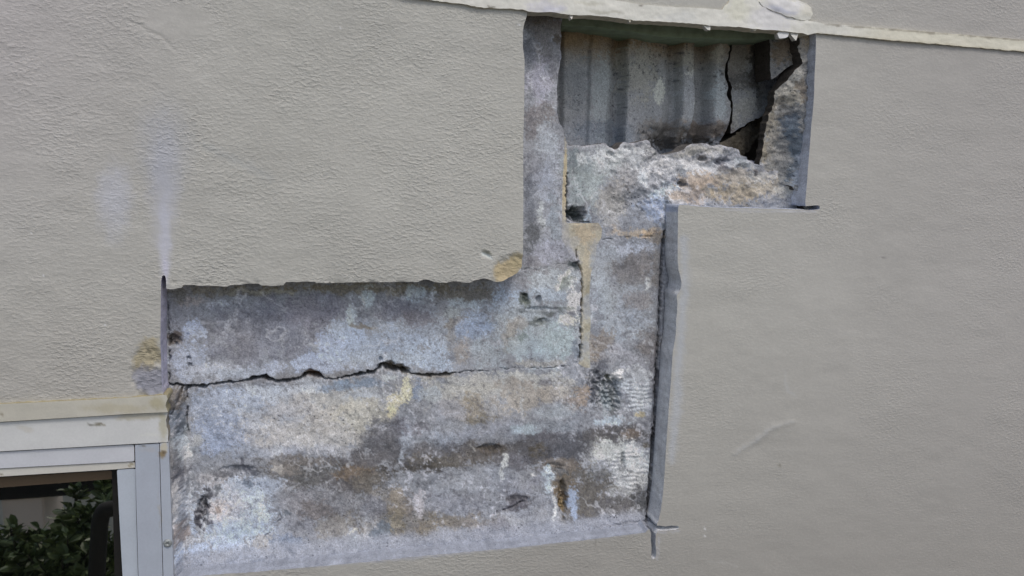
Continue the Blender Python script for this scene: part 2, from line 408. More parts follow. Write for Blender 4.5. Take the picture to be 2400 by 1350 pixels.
s3 += [(1577, 830), (1573, 900), (1568, 960), (1561, 1060), (1558, 1110), (1555, 1150), (1549, 1195), (1543, 1222), (1537, 1232), (1548, 1232), (1560, 1234), (1572, 1232), (1588, 1233), (1593, 1236), (1586, 1241), (1568, 1243), (1555, 1244), (1543, 1243), (1537, 1252),
       (1536, 1276), (1538, 1295), (1536, 1308), (1530, 1311), (1526, 1305), (1527, 1282), (1525, 1262), (1526, 1250), (1521, 1238), (1512, 1248)]
s3 += rough([(1512, 1248), (1400, 1262), (1200, 1284), (1000, 1301), (800, 1322), (600, 1340), (500, 1347), (406, 1358)], .8, 12)
s3 += [(406, 1358), (412, 1440), (420, B_), (R_, B_), (R_, 130), (2400, 110)]
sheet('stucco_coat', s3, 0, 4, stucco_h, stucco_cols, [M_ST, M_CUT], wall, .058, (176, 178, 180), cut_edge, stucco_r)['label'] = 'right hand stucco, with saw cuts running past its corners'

def poly_slab(name, P2, y0, y1, mat, parent, tone=None, bev=0.0, label=None):
    """prism: outline given in world x, z"""
    import bmesh
    bm = bmesh.new(); vs = [bm.verts.new((x, y0, z)) for x, z in P2]
    f = bm.faces.new(vs); r = bmesh.ops.extrude_face_region(bm, geom=[f])
    for e in r['geom']:
        if isinstance(e, bmesh.types.BMVert): e.co.y = y1
    bmesh.ops.recalc_face_normals(bm, faces=bm.faces)
    if bev: bmesh.ops.bevel(bm, geom=list(bm.edges), offset=bev, segments=2, affect='EDGES', clamp_overlap=True)
    me = D.meshes.new(name); bm.to_mesh(me); bm.free(); me.materials.append(mat)
    if tone is not None:
        a = me.color_attributes.new('tone', 'FLOAT_COLOR', 'POINT')
        a.data.foreach_set('color', np.tile(np.array([*C(*tone), .4], np.float32), len(me.vertices)))
    o = add(name, me, parent)
    if label: o['label'] = label
    return o
# the rest of the wall, out of the picture: four slabs round the surveyed part
def XZ(u, vv, Y=0): q = W(u, vv, Y); return (float(q[0]), float(q[2]))
lt, rt, lb, rb = XZ(L, T_), XZ(R_, T_), XZ(L, B_), XZ(R_, B_)
TOPZ = 4.9
wl = XZ(-300, 962); winr = XZ(412, 1440)
poly_slab('stucco_coat', [(-4, TOPZ), (4, TOPZ), (4, rt[1]), rt, lt, (-4, lt[1])], 0, .058, M_ST, wall, (150, 151, 145), label='stucco above the picture')
poly_slab('stucco_coat', [(4, rt[1]), (4, rb[1]), rb, rt], 0, .058, M_ST, wall, (149, 148, 146), label='stucco right of the picture')
# ------------------------------------------------------------------ masonry
JAG = [(1327, 330), (1331, 341), (1345, 339), (1362, 343), (1390, 339), (1402, 338), (1412, 335), (1419, 336), (1428, 345), (1440, 351), (1449, 348), (1454, 340), (1461, 333), (1478, 335), (1490, 334), (1500, 331), (1519, 328), (1524, 334), (1528, 343),
       (1540, 352), (1549, 361), (1562, 362), (1580, 357), (1601, 350), (1607, 343), (1617, 339), (1640, 336), (1655, 336), (1664, 341), (1678, 341), (1690, 339), (1703, 344), (1725, 347), (1733, 351), (1735, 364), (1748, 368), (1755, 377),
       (1764, 384), (1780, 387), (1785, 395), (1797, 403), (1812, 399), (1826, 400), (1850, 422), (1874, 452), (1905, 470)]
JAG = rough(JAG, 1.4, 5, s=3)
CAVL = rough([(1318, 38), (1314, 62), (1316, 85), (1313, 110), (1316, 135), (1312, 152), (1308, 180), (1305, 205), (1306, 240), (1305, 262), (1312, 290), (1321, 303), (1323, 318), (1327, 330)], 1.2, 6, s=5)
MJL = [(1323, 318), (1319, 420), (1317, 560), (1335, 596), (1352, 612)]            # left side of the pale mortar
BED = [(340, 897), (392, 899), (435, 903), (485, 904), (520, 898), (580, 894), (600, 889), (640, 892), (682, 892), (706, 884), (722, 879), (752, 884), (790, 886), (822, 881), (852, 876), (884, 874), (920, 875), (955, 877), (1000, 881), (1050, 878), (1080, 874), (1150, 867), (1250, 862), (1340, 858), (1355, 852)]
MJR = [(1355, 852), (1361, 835), (1362, 790), (1363, 700), (1362, 640), (1352, 612)]
MV2 = [(1384, 862), (1381, 800), (1385, 760), (1381, 700), (1385, 640), (1396, 606), (1399, 575), (1409, 556)]
BTOP = [(1352, 612), (1300, 620), (1228, 632), (1180, 636)]
# cracks, and one thin painted shadow line above the bottom cut: (u, v, halfwidth), depth
CR = [([(392, 899, 2), (435, 903, 2.5), (442, 905, 3.6), (482, 905, 3.6), (488, 903, 1), (520, 897, 1.2), (560, 895, 1), (585, 892, 2), (592, 887, 2.2), (612, 884, 3), (632, 890, 4), (655, 893, 2.5), (680, 893, 2), (700, 888, 2.5), (716, 880, 3), (728, 877, 3.5), (748, 881, 3), (760, 886, .9), (790, 887, .7), (822, 881, 1)], .024),
      ([(590, 889, 1.5), (604, 884, 2), (625, 882, 2.5), (638, 890, 3)], .02),
      ([(822, 881, 1), (845, 875, 4), (876, 871, 5), (884, 868, 2)], .03),
      ([(886, 866, 1.5), (896, 856, 4), (910, 862, 7), (932, 866, 7), (950, 871, 4), (962, 875, 1), (990, 880, 2), (1010, 880, 2.5), (1040, 878, 2), (1050, 877, 2), (1062, 876, .8)], .028), ([(1062, 876, 1), (1120, 869, .8), (1200, 864, .7), (1300, 861, .5), (1345, 858, .5)], .006),
      ([(1557, 540, 2), (1551, 700, 2.2), (1546, 800, 1.5), (1543, 870, 3), (1538, 1000, 2.6), (1532, 1060, 3.5), (1523, 1150, 3.5), (1512, 1218, 2.5)], .03), ([(1400, 1226, .4), (1450, 1221, .9), (1508, 1214, 1.2)], .004), ([(1352, 585, .8), (1352, 606, 1.2)], .008), ([(1353, 612, 1), (1363, 640, 1.6), (1364, 700, 1.8), (1362, 720, 1), (1361, 800, 1.8), (1360, 835, 2), (1352, 855, .8)], .012),  # short bottom polyline is a thin shadow, drawn as a shallow crack
      ([(1228, 631, .8), (1260, 634, .8), (1300, 622, .8), (1345, 612, .6)], .0025),
      ([(1329, 405, 1.3), (1329, 520, 1.5)], .012), ([(1328, 521, 1), (1380, 522, 1.5)], .01), ([(1410, 560, 1), (1470, 556, 1.2), (1530, 554, 1)], .004),
      ([(428, 908, 3), (420, 935, 2), (405, 962, 1), (398, 980, .7)], .012), ([(437, 905, 2), (438, 960, 1.5), (441, 1010, .7)], .014),
      ([(1150, 1207, 1), (1195, 1192, 2.2), (1230, 1175, 1.2)], .006), ([(656, 1200, .8), (658, 1217, 1.2), (640, 1232, .8), (618, 1262, .8)], .004),
      ([(1060, 1000, .3), (1085, 1035, .6)], .003), ([(392, 708, 1.2), (398, 709, .8)], .006), ([(394, 715, 1), (396, 770, 1.4), (397, 830, 1.6), (396, 895, 1.5)], .01),
      ([(1030, 735, .8), (1022, 748, 1)], .004), ([(1190, 795, .5), (1192, 815, .8), (1180, 822, .6)], .003), ([(1540, 362, 1), (1520, 376, .6)], .005)]
PITS = [(408, 797, 17, 14, .011), (1347, 622, 9, 9, .006), (1232, 700, 8, 14, .008), (1262, 702, 7, 10, .006), (1353, 503, 23, 18, .028), (1429, 925, 26, 46, .012), (1394, 892, 18, 26, .006), (1318, 1170, 11, 48, .014), (474, 1195, 14, 36, .008),
        (560, 1100, 42, 9, .005), (1460, 1085, 6, 26, .005), (1690, 378, 20, 9, .010), (1648, 372, 10, 7, .007), (1600, 432, 12, 8, .009), (1150, 1050, 30, 9, .005), (1428, 362, 10, 6, .005), (1270, 724, 40, 5, .004), (1272, 755, 14, 10, .004),
        (442, 838, 5, 4, .004), (446, 853, 5, 3, .004), (440, 783, 3, 2, .003), (1450, 880, 10, 9, -.006), (1300, 1096, 24, 14, .005), (892, 842, 4, 7, .010), (1215, 1172, 26, 14, .004), (1740, 392, 14, 10, .007)]
def mason_h(x, y):
    hg = .0016 * fbm(x, y, 90, 4, 21) + .0004 * fbm(x, y, 17, 3, 22) + .00022 * fbm(x, y, 6, 2, 27)
    m_ = line_mask(x, y, [(888, 858, 3), (900, 852, 6), (918, 856, 9), (942, 864, 8), (958, 872, 4)], 2, 3); hg = hg + .011 * m_ * (1 + .5 * fbm(x, y, 6, 2, 95))
    hg = hg + .008 * line_mask(x, y, [(708, 880, 1), (728, 874, 7), (752, 880, 4)], 1.5)
    low = sstep(900, 960, y) * sstep(1600, 1500, x)
    hg = hg + low * (.0022 * fbm(x, y, 55, 4, 23) + .0006 * fbm(x, y, 13, 3, 24))
    brk = sstep(1405, 1450, x) * sstep(540, 470, y)                     # broken stone-like face under the hole
    hg = hg + brk * (.0095 * fbm(x, y, 48, 5, 25) + .003 * np.abs(fbm(x, y, 17, 3, 26)))
    hg = hg - .010 * sstep(1580, 1860, x) * sstep(520, 440, y)
    # dust and mortar banked up against the bottom edge
    bot = 1305 - (x - 410) * .090 - 14
    hg = hg - .016 * sstep(-30, 40, y - bot + 7 * fbm(x, y, 45, 3, 33)) * (x < 1530) * (1 + .15 * fbm(x, y, 18, 3, 28))
    hg = hg - .046 * sstep(438, 414, x + 4 * fbm(x, y, 24, 3, 29)) * sstep(902, 925, y) * (1 - .25 * sstep(1030, 960, y))   # mortar brought out to the frame
    hg = hg + .007 * sstep(1545, 1552, x + (y - 600) * .052) * (y > 560) * (y < 1225)  # joint in front of the right cut
    for (cx, cy, a, b, dp) in PITS:
        m = (abs(x - cx) < a * 2) & (abs(y - cy) < b * 2)
        if m.any():
            k = sstep(1.15, .65, np.hypot((x[m] - cx) / a, (y[m] - cy) / b) + .22 * fbm(x[m], y[m], 9, 3, 30))
            hg[m] += k * dp * (1 + .5 * fbm(x[m], y[m], 5, 2, 31))
    # chisel marks
    for (cx, cy, a, b) in ((1492, 925, 42, 48), (1480, 1100, 62, 62)):
        m = (abs(x - cx) < a) & (abs(y - cy) < b)
        if m.any(): hg[m] += .0009 * sstep(-.4, .3, fbm(x[m], y[m], 16, 2, 34)) * np.sin((y[m] + .06 * x[m] + 5 * fbm(x[m], y[m], 26, 3, 32)) * .62) * sstep(1, .7, np.hypot((x[m] - cx) / a, (y[m] - cy) / b))
    hg = hg - .006 * sstep(3, 1, abs(x - 437)) * (y > 1010) * (y < 1300) * .3
    hg = np.maximum(hg, -.047)
    for Pc, dp in CR: hg = hg + dp * line_mask(x, y, Pc, 1.2, 2.6) * (1 if dp > .02 else sstep(-.5, .1, fbm(x, y, 16, 3, 93)))
    return hg

BL = [
 (560, 980, 110, 60, (156, 162, 174), .7), (760, 990, 150, 60, (168, 165, 162), .75), (540, 1220, 110, 90, (168, 172, 182), .8), (1180, 900, 190, 24, (166, 164, 160), .7), (850, 830, 200, 34, (158, 165, 176), .5), (1290, 800, 70, 60, (156, 163, 168), .6),
 (640, 990, 190, 70, (160, 160, 166), .8), (820, 940, 120, 40, (164, 162, 160), .7), (560, 1210, 110, 80, (164, 170, 184), .8), (700, 1110, 100, 50, (108, 104, 104), .9), (840, 1120, 90, 50, (100, 94, 90), .9), (900, 1030, 60, 50, (102, 101, 106), .85), (1000, 1080, 120, 30, (92, 88, 86), .85),
 (1160, 1055, 110, 32, (98, 93, 92), .85), (1290, 1045, 110, 36, (92, 91, 96), .9), (1430, 1022, 110, 24, (94, 92, 96), .9), (1100, 1150, 170, 40, (136, 137, 144), .7), (1120, 915, 180, 36, (164, 160, 154), .7), (1400, 1190, 110, 50, (96, 92, 90), .8), (1320, 1110, 60, 30, (104, 100, 98), .8), (760, 1190, 90, 36, (112, 110, 114), .7), (960, 1220, 120, 34, (116, 110, 104), .7),
 (900, 850, 190, 26, (158, 164, 176), .6), (1000, 770, 180, 40, (146, 153, 166), .6), (1250, 760, 120, 80, (152, 159, 166), .6), (1460, 720, 70, 70, (154, 158, 164), .6), (1275, 240, 36, 90, (158, 160, 168), .6), (1280, 400, 34, 90, (156, 158, 168), .6), (1285, 530, 30, 50, (152, 154, 164), .5), (1420, 380, 70, 44, (160, 163, 166), .7),
 # strip left of the hole
 (1275, 70, 50, 55, (126, 118, 114)), (1285, 120, 35, 45, (124, 120, 120)), (1262, 42, 45, 12, (118, 104, 86), .7), (1240, 110, 14, 50, (116, 117, 122)), (1305, 95, 10, 12, (104, 92, 78)), (1268, 195, 36, 45, (154, 151, 163)), (1300, 165, 18, 30, (122, 120, 122), .6),
 (1275, 275, 32, 26, (124, 115, 114)), (1245, 290, 18, 40, (126, 120, 124)), (1280, 345, 26, 60, (152, 156, 164)), (1255, 400, 28, 40, (138, 138, 146)), (1290, 430, 22, 50, (150, 153, 164)), (1240, 470, 14, 80, (112, 114, 122)), (1266, 498, 10, 30, (172, 174, 176)), (1300, 520, 14, 60, (140, 148, 158), .6),
 (1246, 560, 20, 36, (96, 98, 102)), (1290, 590, 40, 26, (152, 152, 164)), (1250, 615, 22, 14, (128, 126, 132)),
 # broken block
 (1370, 400, 44, 60, (134, 141, 146)), (1348, 370, 18, 34, (112, 120, 126)), (1390, 430, 34, 60, (150, 156, 158)), (1355, 440, 20, 50, (138, 145, 148)), (1430, 380, 40, 30, (164, 167, 168)), (1408, 350, 20, 12, (158, 160, 162)), (1500, 346, 38, 16, (158, 158, 162)), (1478, 400, 40, 40, (142, 140, 143)),
 (1512, 420, 11, 36, (184, 188, 194)), (1450, 460, 45, 40, (146, 140, 138)), (1500, 480, 60, 45, (136, 138, 146)), (1430, 490, 30, 40, (152, 148, 146)), (1600, 352, 60, 16, (152, 148, 142)), (1660, 350, 50, 12, (146, 142, 138)), (1560, 385, 50, 14, (176, 176, 182)), (1610, 398, 50, 16, (178, 180, 186)), (1670, 368, 30, 10, (168, 166, 170)),
 (1450, 366, 90, 22, (174, 175, 178), .7), (1630, 392, 110, 22, (176, 174, 176), .7), (1760, 425, 90, 22, (168, 162, 156), .6), (700, 762, 10, 4, (150, 150, 158), .6), (1140, 1092, 4, 3, (186, 186, 188), .8), (1012, 1046, 20, 3, (158, 160, 166), .7, 35), (1110, 1052, 3, 14, (164, 160, 156), .7, -40), (760, 990, 5, 3, (96, 98, 104), .8), (655, 985, 5, 2, (90, 88, 86), .8, -40), (680, 1010, 5, 2, (100, 98, 96), .8), (1568, 450, 32, 24, (178, 186, 198)), (1550, 490, 46, 24, (138, 148, 170)), (1590, 470, 20, 14, (168, 160, 156)), (1640, 425, 55, 18, (160, 138, 116)), (1630, 455, 50, 22, (156, 136, 118)), (1670, 455, 22, 18, (128, 124, 120)), (1730, 450, 60, 22, (152, 136, 112)), (1725, 410, 40, 20, (148, 138, 128)), (1690, 378, 16, 8, (98, 98, 108)),
 (1700, 395, 14, 8, (118, 114, 118)), (1650, 372, 12, 6, (112, 108, 110)), (1740, 380, 18, 10, (166, 168, 172)), (1770, 410, 26, 14, (160, 156, 154)), (1765, 402, 8, 7, (100, 92, 92)), (1800, 440, 42, 22, (156, 144, 128)), (1840, 450, 34, 18, (154, 152, 150)), (1870, 465, 22, 14, (140, 140, 146)), (1600, 430, 12, 5, (92, 92, 98)),
 (1450, 545, 40, 10, (152, 146, 146)), (1500, 545, 55, 11, (170, 150, 126)), (1520, 548, 28, 7, (178, 148, 112)), (1545, 560, 20, 14, (138, 124, 108)), (1566, 505, 8, 36, (96, 102, 110)), (1353, 503, 21, 17, (92, 98, 100), .95), (1378, 500, 8, 18, (146, 156, 168)),
 # right column
 (1470, 585, 60, 16, (160, 163, 174)), (1420, 620, 30, 50, (152, 156, 164)), (1475, 635, 48, 32, (122, 116, 116)), (1505, 615, 40, 26, (124, 118, 118)), (1460, 620, 20, 10, (100, 98, 100), .6), (1518, 668, 8, 20, (182, 184, 188)), (1540, 640, 14, 50, (132, 126, 124)), (1415, 700, 28, 60, (156, 160, 166)), (1480, 725, 45, 40, (146, 150, 160)), (1500, 700, 30, 20, (136, 130, 132)),
 (1440, 770, 40, 30, (154, 158, 166)), (1495, 775, 25, 20, (158, 162, 170)), (1412, 805, 30, 30, (138, 124, 112)), (1395, 830, 14, 20, (146, 130, 112)), (1520, 805, 26, 34, (122, 114, 112)), (1445, 830, 40, 22, (150, 150, 158)), (1500, 850, 40, 20, (140, 140, 148)), (1535, 880, 14, 60, (116, 112, 116)),
 (1398, 900, 22, 34, (74, 76, 84), .9), (1412, 858, 16, 14, (100, 102, 112)), (1430, 930, 26, 46, (98, 102, 104), .9), (1434, 885, 12, 10, (96, 96, 84)), (1420, 950, 12, 30, (140, 148, 154), .6), (1449, 881, 15, 13, (204, 204, 208), .95), (1492, 920, 34, 54, (178, 180, 184)), (1492, 880, 28, 20, (160, 160, 164)), (1520, 1000, 20, 20, (120, 120, 128)),
 (1495, 972, 16, 7, (170, 154, 116), .9), (1430, 988, 40, 12, (168, 178, 190)), (1440, 1018, 110, 18, (102, 100, 102)), (1480, 1020, 20, 10, (128, 112, 100)), (1516, 1042, 14, 10, (98, 88, 72)), (1440, 1062, 54, 28, (182, 184, 184)), (1490, 1075, 40, 34, (182, 185, 188)), (1470, 1120, 50, 32, (176, 178, 182)), (1455, 1155, 34, 16, (156, 156, 158)), (1500, 1130, 24, 22, (172, 172, 174)),
 (1460, 1085, 6, 30, (112, 114, 118)), (1478, 1105, 8, 6, (108, 110, 114)), (1400, 1110, 30, 24, (116, 114, 112)), (1375, 1160, 48, 60, (112, 104, 96)), (1440, 1190, 50, 26, (104, 102, 104)), (1505, 1180, 22, 36, (82, 82, 84)), (1420, 1215, 60, 8, (96, 96, 104)),
 # upper left block
 (560, 682, 170, 9, (132, 124, 108), .75), (900, 676, 260, 12, (128, 118, 98), .8), (1100, 690, 100, 18, (118, 112, 104), .8), (450, 706, 30, 12, (158, 149, 149)), (420, 690, 22, 14, (118, 116, 112)), (515, 712, 34, 7, (176, 178, 186), .85, -6), (590, 681, 40, 3, (156, 152, 142), .8), (660, 683, 60, 3, (154, 152, 142), .6),
 (500, 690, 20, 8, (136, 128, 118), .7), (620, 770, 150, 62, (126, 126, 136)), (740, 730, 90, 34, (126, 124, 134)), (700, 830, 60, 22, (124, 124, 134)), (560, 830, 50, 26, (126, 126, 136)), (450, 775, 26, 26, (160, 167, 186), .85), (470, 785, 14, 12, (160, 166, 182), .7), (440, 850, 44, 40, (154, 160, 176)), (500, 868, 60, 16, (164, 166, 176)), (560, 876, 90, 12, (158, 162, 172)),
 (640, 862, 50, 14, (160, 164, 178)), (720, 850, 50, 20, (158, 166, 186), .8, -20), (790, 810, 60, 34, (158, 166, 188), .8, -25), (800, 770, 30, 26, (158, 166, 180), .7), (760, 860, 100, 14, (154, 160, 176)), (870, 810, 80, 40, (148, 156, 172)), (820, 738, 14, 24, (172, 178, 184), .85, 12), (858, 700, 14, 26, (172, 180, 186), .85), (825, 693, 4, 12, (164, 166, 172), .8),
 (978, 692, 26, 20, (166, 174, 182), .8), (1010, 690, 6, 18, (172, 176, 184), .8), (905, 685, 6, 12, (156, 152, 150), .7), (850, 766, 34, 5, (128, 118, 104), .8, 8), (930, 725, 60, 24, (118, 117, 126)), (975, 745, 40, 16, (122, 118, 124)), (930, 800, 60, 30, (146, 154, 170)), (1000, 840, 60, 34, (158, 166, 180)), (940, 835, 60, 12, (160, 166, 176)), (1085, 715, 40, 12, (160, 168, 176)), (1060, 735, 26, 12, (158, 162, 164)),
 (1115, 745, 30, 16, (148, 156, 172)), (1110, 775, 46, 20, (140, 150, 170)), (1068, 752, 30, 6, (132, 124, 118), .7, -25), (1055, 785, 10, 30, (132, 126, 122), .6), (1086, 825, 22, 34, (148, 138, 132)), (1195, 685, 40, 22, (154, 164, 180)), (1170, 720, 46, 12, (156, 162, 172)), (1140, 830, 40, 34, (146, 152, 160)), (1195, 790, 14, 34, (140, 134, 128)),
 (1215, 665, 34, 16, (140, 140, 148)), (1300, 660, 50, 26, (160, 166, 174)), (1290, 690, 50, 16, (152, 160, 172)), (1322, 648, 16, 7, (190, 192, 178), .85, -40), (1310, 672, 14, 8, (182, 186, 174), .8, -50), (1344, 700, 13, 22, (204, 204, 192), .9), (1338, 665, 10, 14, (182, 184, 182), .8), (1326, 668, 9, 18, (120, 124, 120), .7, 20), (1330, 752, 22, 14, (196, 192, 170), .85), (1340, 728, 14, 10, (186, 182, 178), .7),
 (1347, 621, 10, 10, (84, 90, 94), .95), (1336, 622, 4, 6, (98, 102, 106)), (1232, 702, 9, 14, (100, 106, 98), .9), (1232, 692, 5, 7, (58, 62, 60), .8), (1262, 702, 8, 12, (104, 110, 118), .85), (1285, 730, 40, 6, (112, 116, 120), .8), (1226, 730, 12, 5, (104, 108, 112), .8), (1290, 735, 14, 7, (104, 106, 104)), (1264, 757, 18, 10, (108, 112, 110), .75), (1320, 722, 26, 4, (108, 112, 112), .7), (1338, 735, 9, 6, (112, 112, 122)),
 (1240, 810, 40, 30, (150, 158, 164)), (1310, 800, 40, 34, (150, 160, 164)), (1270, 850, 60, 8, (148, 142, 136)), (1350, 820, 9, 26, (116, 122, 134), .8), (1225, 785, 8, 8, (110, 120, 118), .6), (1210, 760, 20, 14, (152, 146, 142), .7), (408, 797, 18, 15, (112, 100, 94), .95), (443, 838, 5, 4, (88, 94, 106), .8), (446, 853, 5, 3, (84, 88, 98), .8), (438, 828, 3, 3, (100, 104, 112), .8),
 # lower course, left
 (500, 960, 66, 52, (146, 153, 170)), (520, 1020, 64, 44, (140, 148, 168)), (590, 940, 60, 26, (152, 158, 172)), (650, 915, 60, 14, (166, 170, 180)), (625, 895, 40, 6, (120, 122, 132), .6), (735, 903, 40, 18, (170, 174, 184)), (640, 930, 70, 12, (168, 170, 176), .7, 20), (690, 960, 50, 26, (158, 154, 156)), (800, 908, 60, 12, (126, 138, 156)), (860, 900, 50, 14, (122, 134, 152)), (905, 885, 20, 8, (168, 172, 176)), (850, 930, 60, 16, (158, 162, 170)),
 (680, 1020, 80, 34, (168, 162, 160)), (770, 1000, 80, 50, (166, 160, 156)), (850, 970, 60, 34, (164, 158, 146)), (660, 1060, 50, 16, (156, 156, 164)), (655, 1065, 14, 30, (176, 178, 186), .6), (780, 1060, 50, 14, (160, 158, 162)), (930, 940, 22, 20, (180, 170, 140), .85), (955, 912, 14, 26, (184, 178, 150), .9), (918, 960, 9, 12, (188, 176, 140), .8), (984, 915, 13, 26, (124, 134, 154), .9), (1010, 925, 24, 20, (158, 162, 168)), (1060, 895, 40, 8, (122, 124, 126), .7),
 (1120, 890, 60, 12, (162, 160, 160)), (1250, 885, 90, 12, (162, 160, 158)), (1100, 960, 60, 30, (146, 132, 112)), (1130, 985, 50, 16, (128, 118, 102)), (1060, 965, 40, 26, (150, 150, 158)), (1170, 950, 40, 26, (156, 154, 156)), (1230, 935, 60, 30, (156, 146, 136)), (1300, 920, 60, 26, (160, 150, 142)), (1200, 905, 40, 14, (146, 136, 128)), (1365, 925, 16, 30, (166, 142, 120)), (1345, 950, 20, 16, (148, 132, 122)), (1320, 895, 40, 12, (158, 154, 150)), (1300, 965, 50, 18, (150, 154, 160)), (1275, 895, 14, 10, (122, 120, 126)),
 (1224, 955, 3, 28, (168, 168, 170), .6), (1170, 1000, 70, 18, (136, 138, 148)), (1040, 1000, 70, 16, (140, 142, 150)), (1290, 1005, 70, 16, (128, 132, 140)), (1270, 1025, 60, 12, (104, 102, 108)), (1080, 1020, 100, 14, (136, 138, 148)), (1230, 1010, 30, 10, (156, 166, 174), .7), (960, 1010, 50, 30, (116, 114, 122)), (890, 1030, 36, 40, (106, 106, 112)), (930, 1060, 60, 34, (104, 104, 110)), (1010, 1030, 60, 20, (142, 146, 156)), (955, 1030, 12, 40, (150, 156, 168), .5), (940, 1075, 5, 26, (168, 174, 186), .6),
 (1020, 1060, 60, 22, (108, 106, 110)), (1040, 1080, 80, 16, (106, 98, 88)), (970, 1100, 70, 8, (84, 78, 72), .7), (1150, 1050, 34, 18, (90, 80, 70)), (1100, 1075, 40, 20, (112, 106, 104)), (1170, 1030, 50, 12, (126, 128, 136)), (1240, 1060, 50, 26, (100, 96, 98)), (1275, 1055, 30, 14, (96, 86, 72)), (1330, 1050, 50, 30, (98, 98, 104)), (1200, 1080, 30, 20, (112, 110, 116)), (1310, 1090, 40, 14, (124, 112, 102)),
 (730, 1110, 70, 36, (104, 103, 104)), (800, 1140, 50, 30, (98, 96, 100)), (830, 1105, 46, 18, (122, 104, 86)), (870, 1130, 40, 24, (110, 104, 98)), (670, 1090, 40, 26, (126, 118, 114)), (650, 1100, 14, 14, (170, 164, 160), .6), (740, 1080, 50, 12, (116, 108, 104)), (860, 1075, 50, 18, (106, 104, 108)), (890, 1170, 40, 40, (122, 116, 112)), (760, 1170, 70, 22, (124, 124, 130)), (1000, 1140, 90, 26, (132, 134, 142)), (1110, 1130, 80, 34, (142, 144, 152)), (1080, 1180, 90, 26, (134, 134, 142)), (1200, 1150, 50, 26, (134, 134, 142)), (1250, 1190, 60, 40, (136, 138, 148)),
 (1060, 1222, 70, 16, (122, 112, 100)), (1010, 1230, 30, 24, (124, 114, 100)), (935, 1180, 24, 40, (136, 122, 104)), (925, 1230, 24, 30, (128, 118, 100)), (895, 1250, 26, 28, (96, 106, 120)), (985, 1185, 10, 26, (164, 160, 166)), (962, 1180, 8, 40, (120, 112, 108)), (870, 1190, 24, 30, (126, 126, 134)), (1214, 1172, 26, 14, (102, 96, 100)), (1200, 1188, 30, 8, (98, 96, 104), .8, -22), (1178, 1080, 8, 18, (176, 176, 174), .85), (1176, 1110, 5, 24, (168, 168, 168), .8), (1250, 1112, 8, 4, (196, 194, 190), .9), (1130, 1230, 60, 18, (130, 122, 118)), (1160, 1240, 50, 20, (128, 128, 138)),
 (1286, 1130, 16, 26, (172, 182, 194), .85), (1290, 1117, 6, 5, (112, 120, 130), .8), (1300, 1190, 5, 40, (190, 192, 196), .8), (1318, 1160, 12, 40, (116, 96, 68), .95), (1318, 1190, 10, 16, (132, 108, 66), .9), (1312, 1175, 4, 6, (52, 46, 40), .9), (1330, 1130, 26, 20, (118, 106, 92)), (1344, 1185, 8, 40, (150, 162, 186), .8), (1260, 1130, 20, 20, (132, 132, 142)),
 # lower left
 (415, 935, 22, 26, (100, 90, 80)), (408, 975, 14, 30, (112, 120, 136)), (424, 1000, 16, 36, (94, 100, 108)), (425, 1030, 14, 26, (170, 176, 184), .7), (437, 1060, 9, 16, (190, 194, 204), .85), (412, 1070, 18, 40, (118, 116, 120)), (420, 1110, 20, 26, (108, 106, 112)), (460, 1030, 12, 16, (160, 160, 162)), (456, 1055, 8, 14, (120, 124, 132), .7), (415, 1180, 14, 60, (172, 166, 166)), (430, 1240, 16, 44, (140, 124, 120)), (422, 1290, 26, 20, (164, 168, 180)), (445, 1160, 5, 50, (178, 178, 184), .7), (455, 1240, 10, 40, (150, 158, 176)),
 (520, 1130, 60, 20, (162, 158, 162)), (560, 1150, 70, 28, (162, 168, 182)), (590, 1200, 60, 50, (166, 174, 190)), (520, 1200, 50, 50, (170, 168, 176)), (540, 1250, 70, 34, (158, 168, 188)), (512, 1198, 26, 22, (182, 170, 168)), (510, 1196, 11, 7, (146, 128, 120), .8), (610, 1140, 50, 24, (158, 164, 178)), (474, 1200, 15, 38, (70, 68, 76), .95, 8), (483, 1165, 10, 22, (84, 84, 90), .9, 20), (508, 1142, 8, 14, (96, 98, 102), .8), (492, 1225, 10, 6, (84, 82, 90), .8, 30),
 (530, 1108, 42, 9, (104, 104, 110), .85, -12), (570, 1090, 8, 22, (98, 98, 106), .85, -25), (586, 1108, 20, 8, (90, 92, 102), .85), (580, 1134, 24, 8, (104, 112, 126), .8), (580, 1060, 50, 14, (146, 150, 162)), (620, 1270, 40, 20, (152, 144, 138)), (690, 1180, 46, 30, (130, 128, 134)), (710, 1230, 60, 28, (128, 128, 136)), (790, 1230, 50, 24, (130, 124, 120)), (680, 1270, 40, 16, (124, 132, 150)), (740, 1200, 40, 20, (120, 112, 112)), (668, 1204, 12, 8, (108, 114, 124)),
 (826, 1262, 14, 12, (150, 154, 160), .9), (822, 1244, 14, 3, (176, 172, 164), .9, -20), (470, 1290, 40, 20, (146, 156, 178)), (560, 1290, 60, 16, (146, 152, 168)),
]
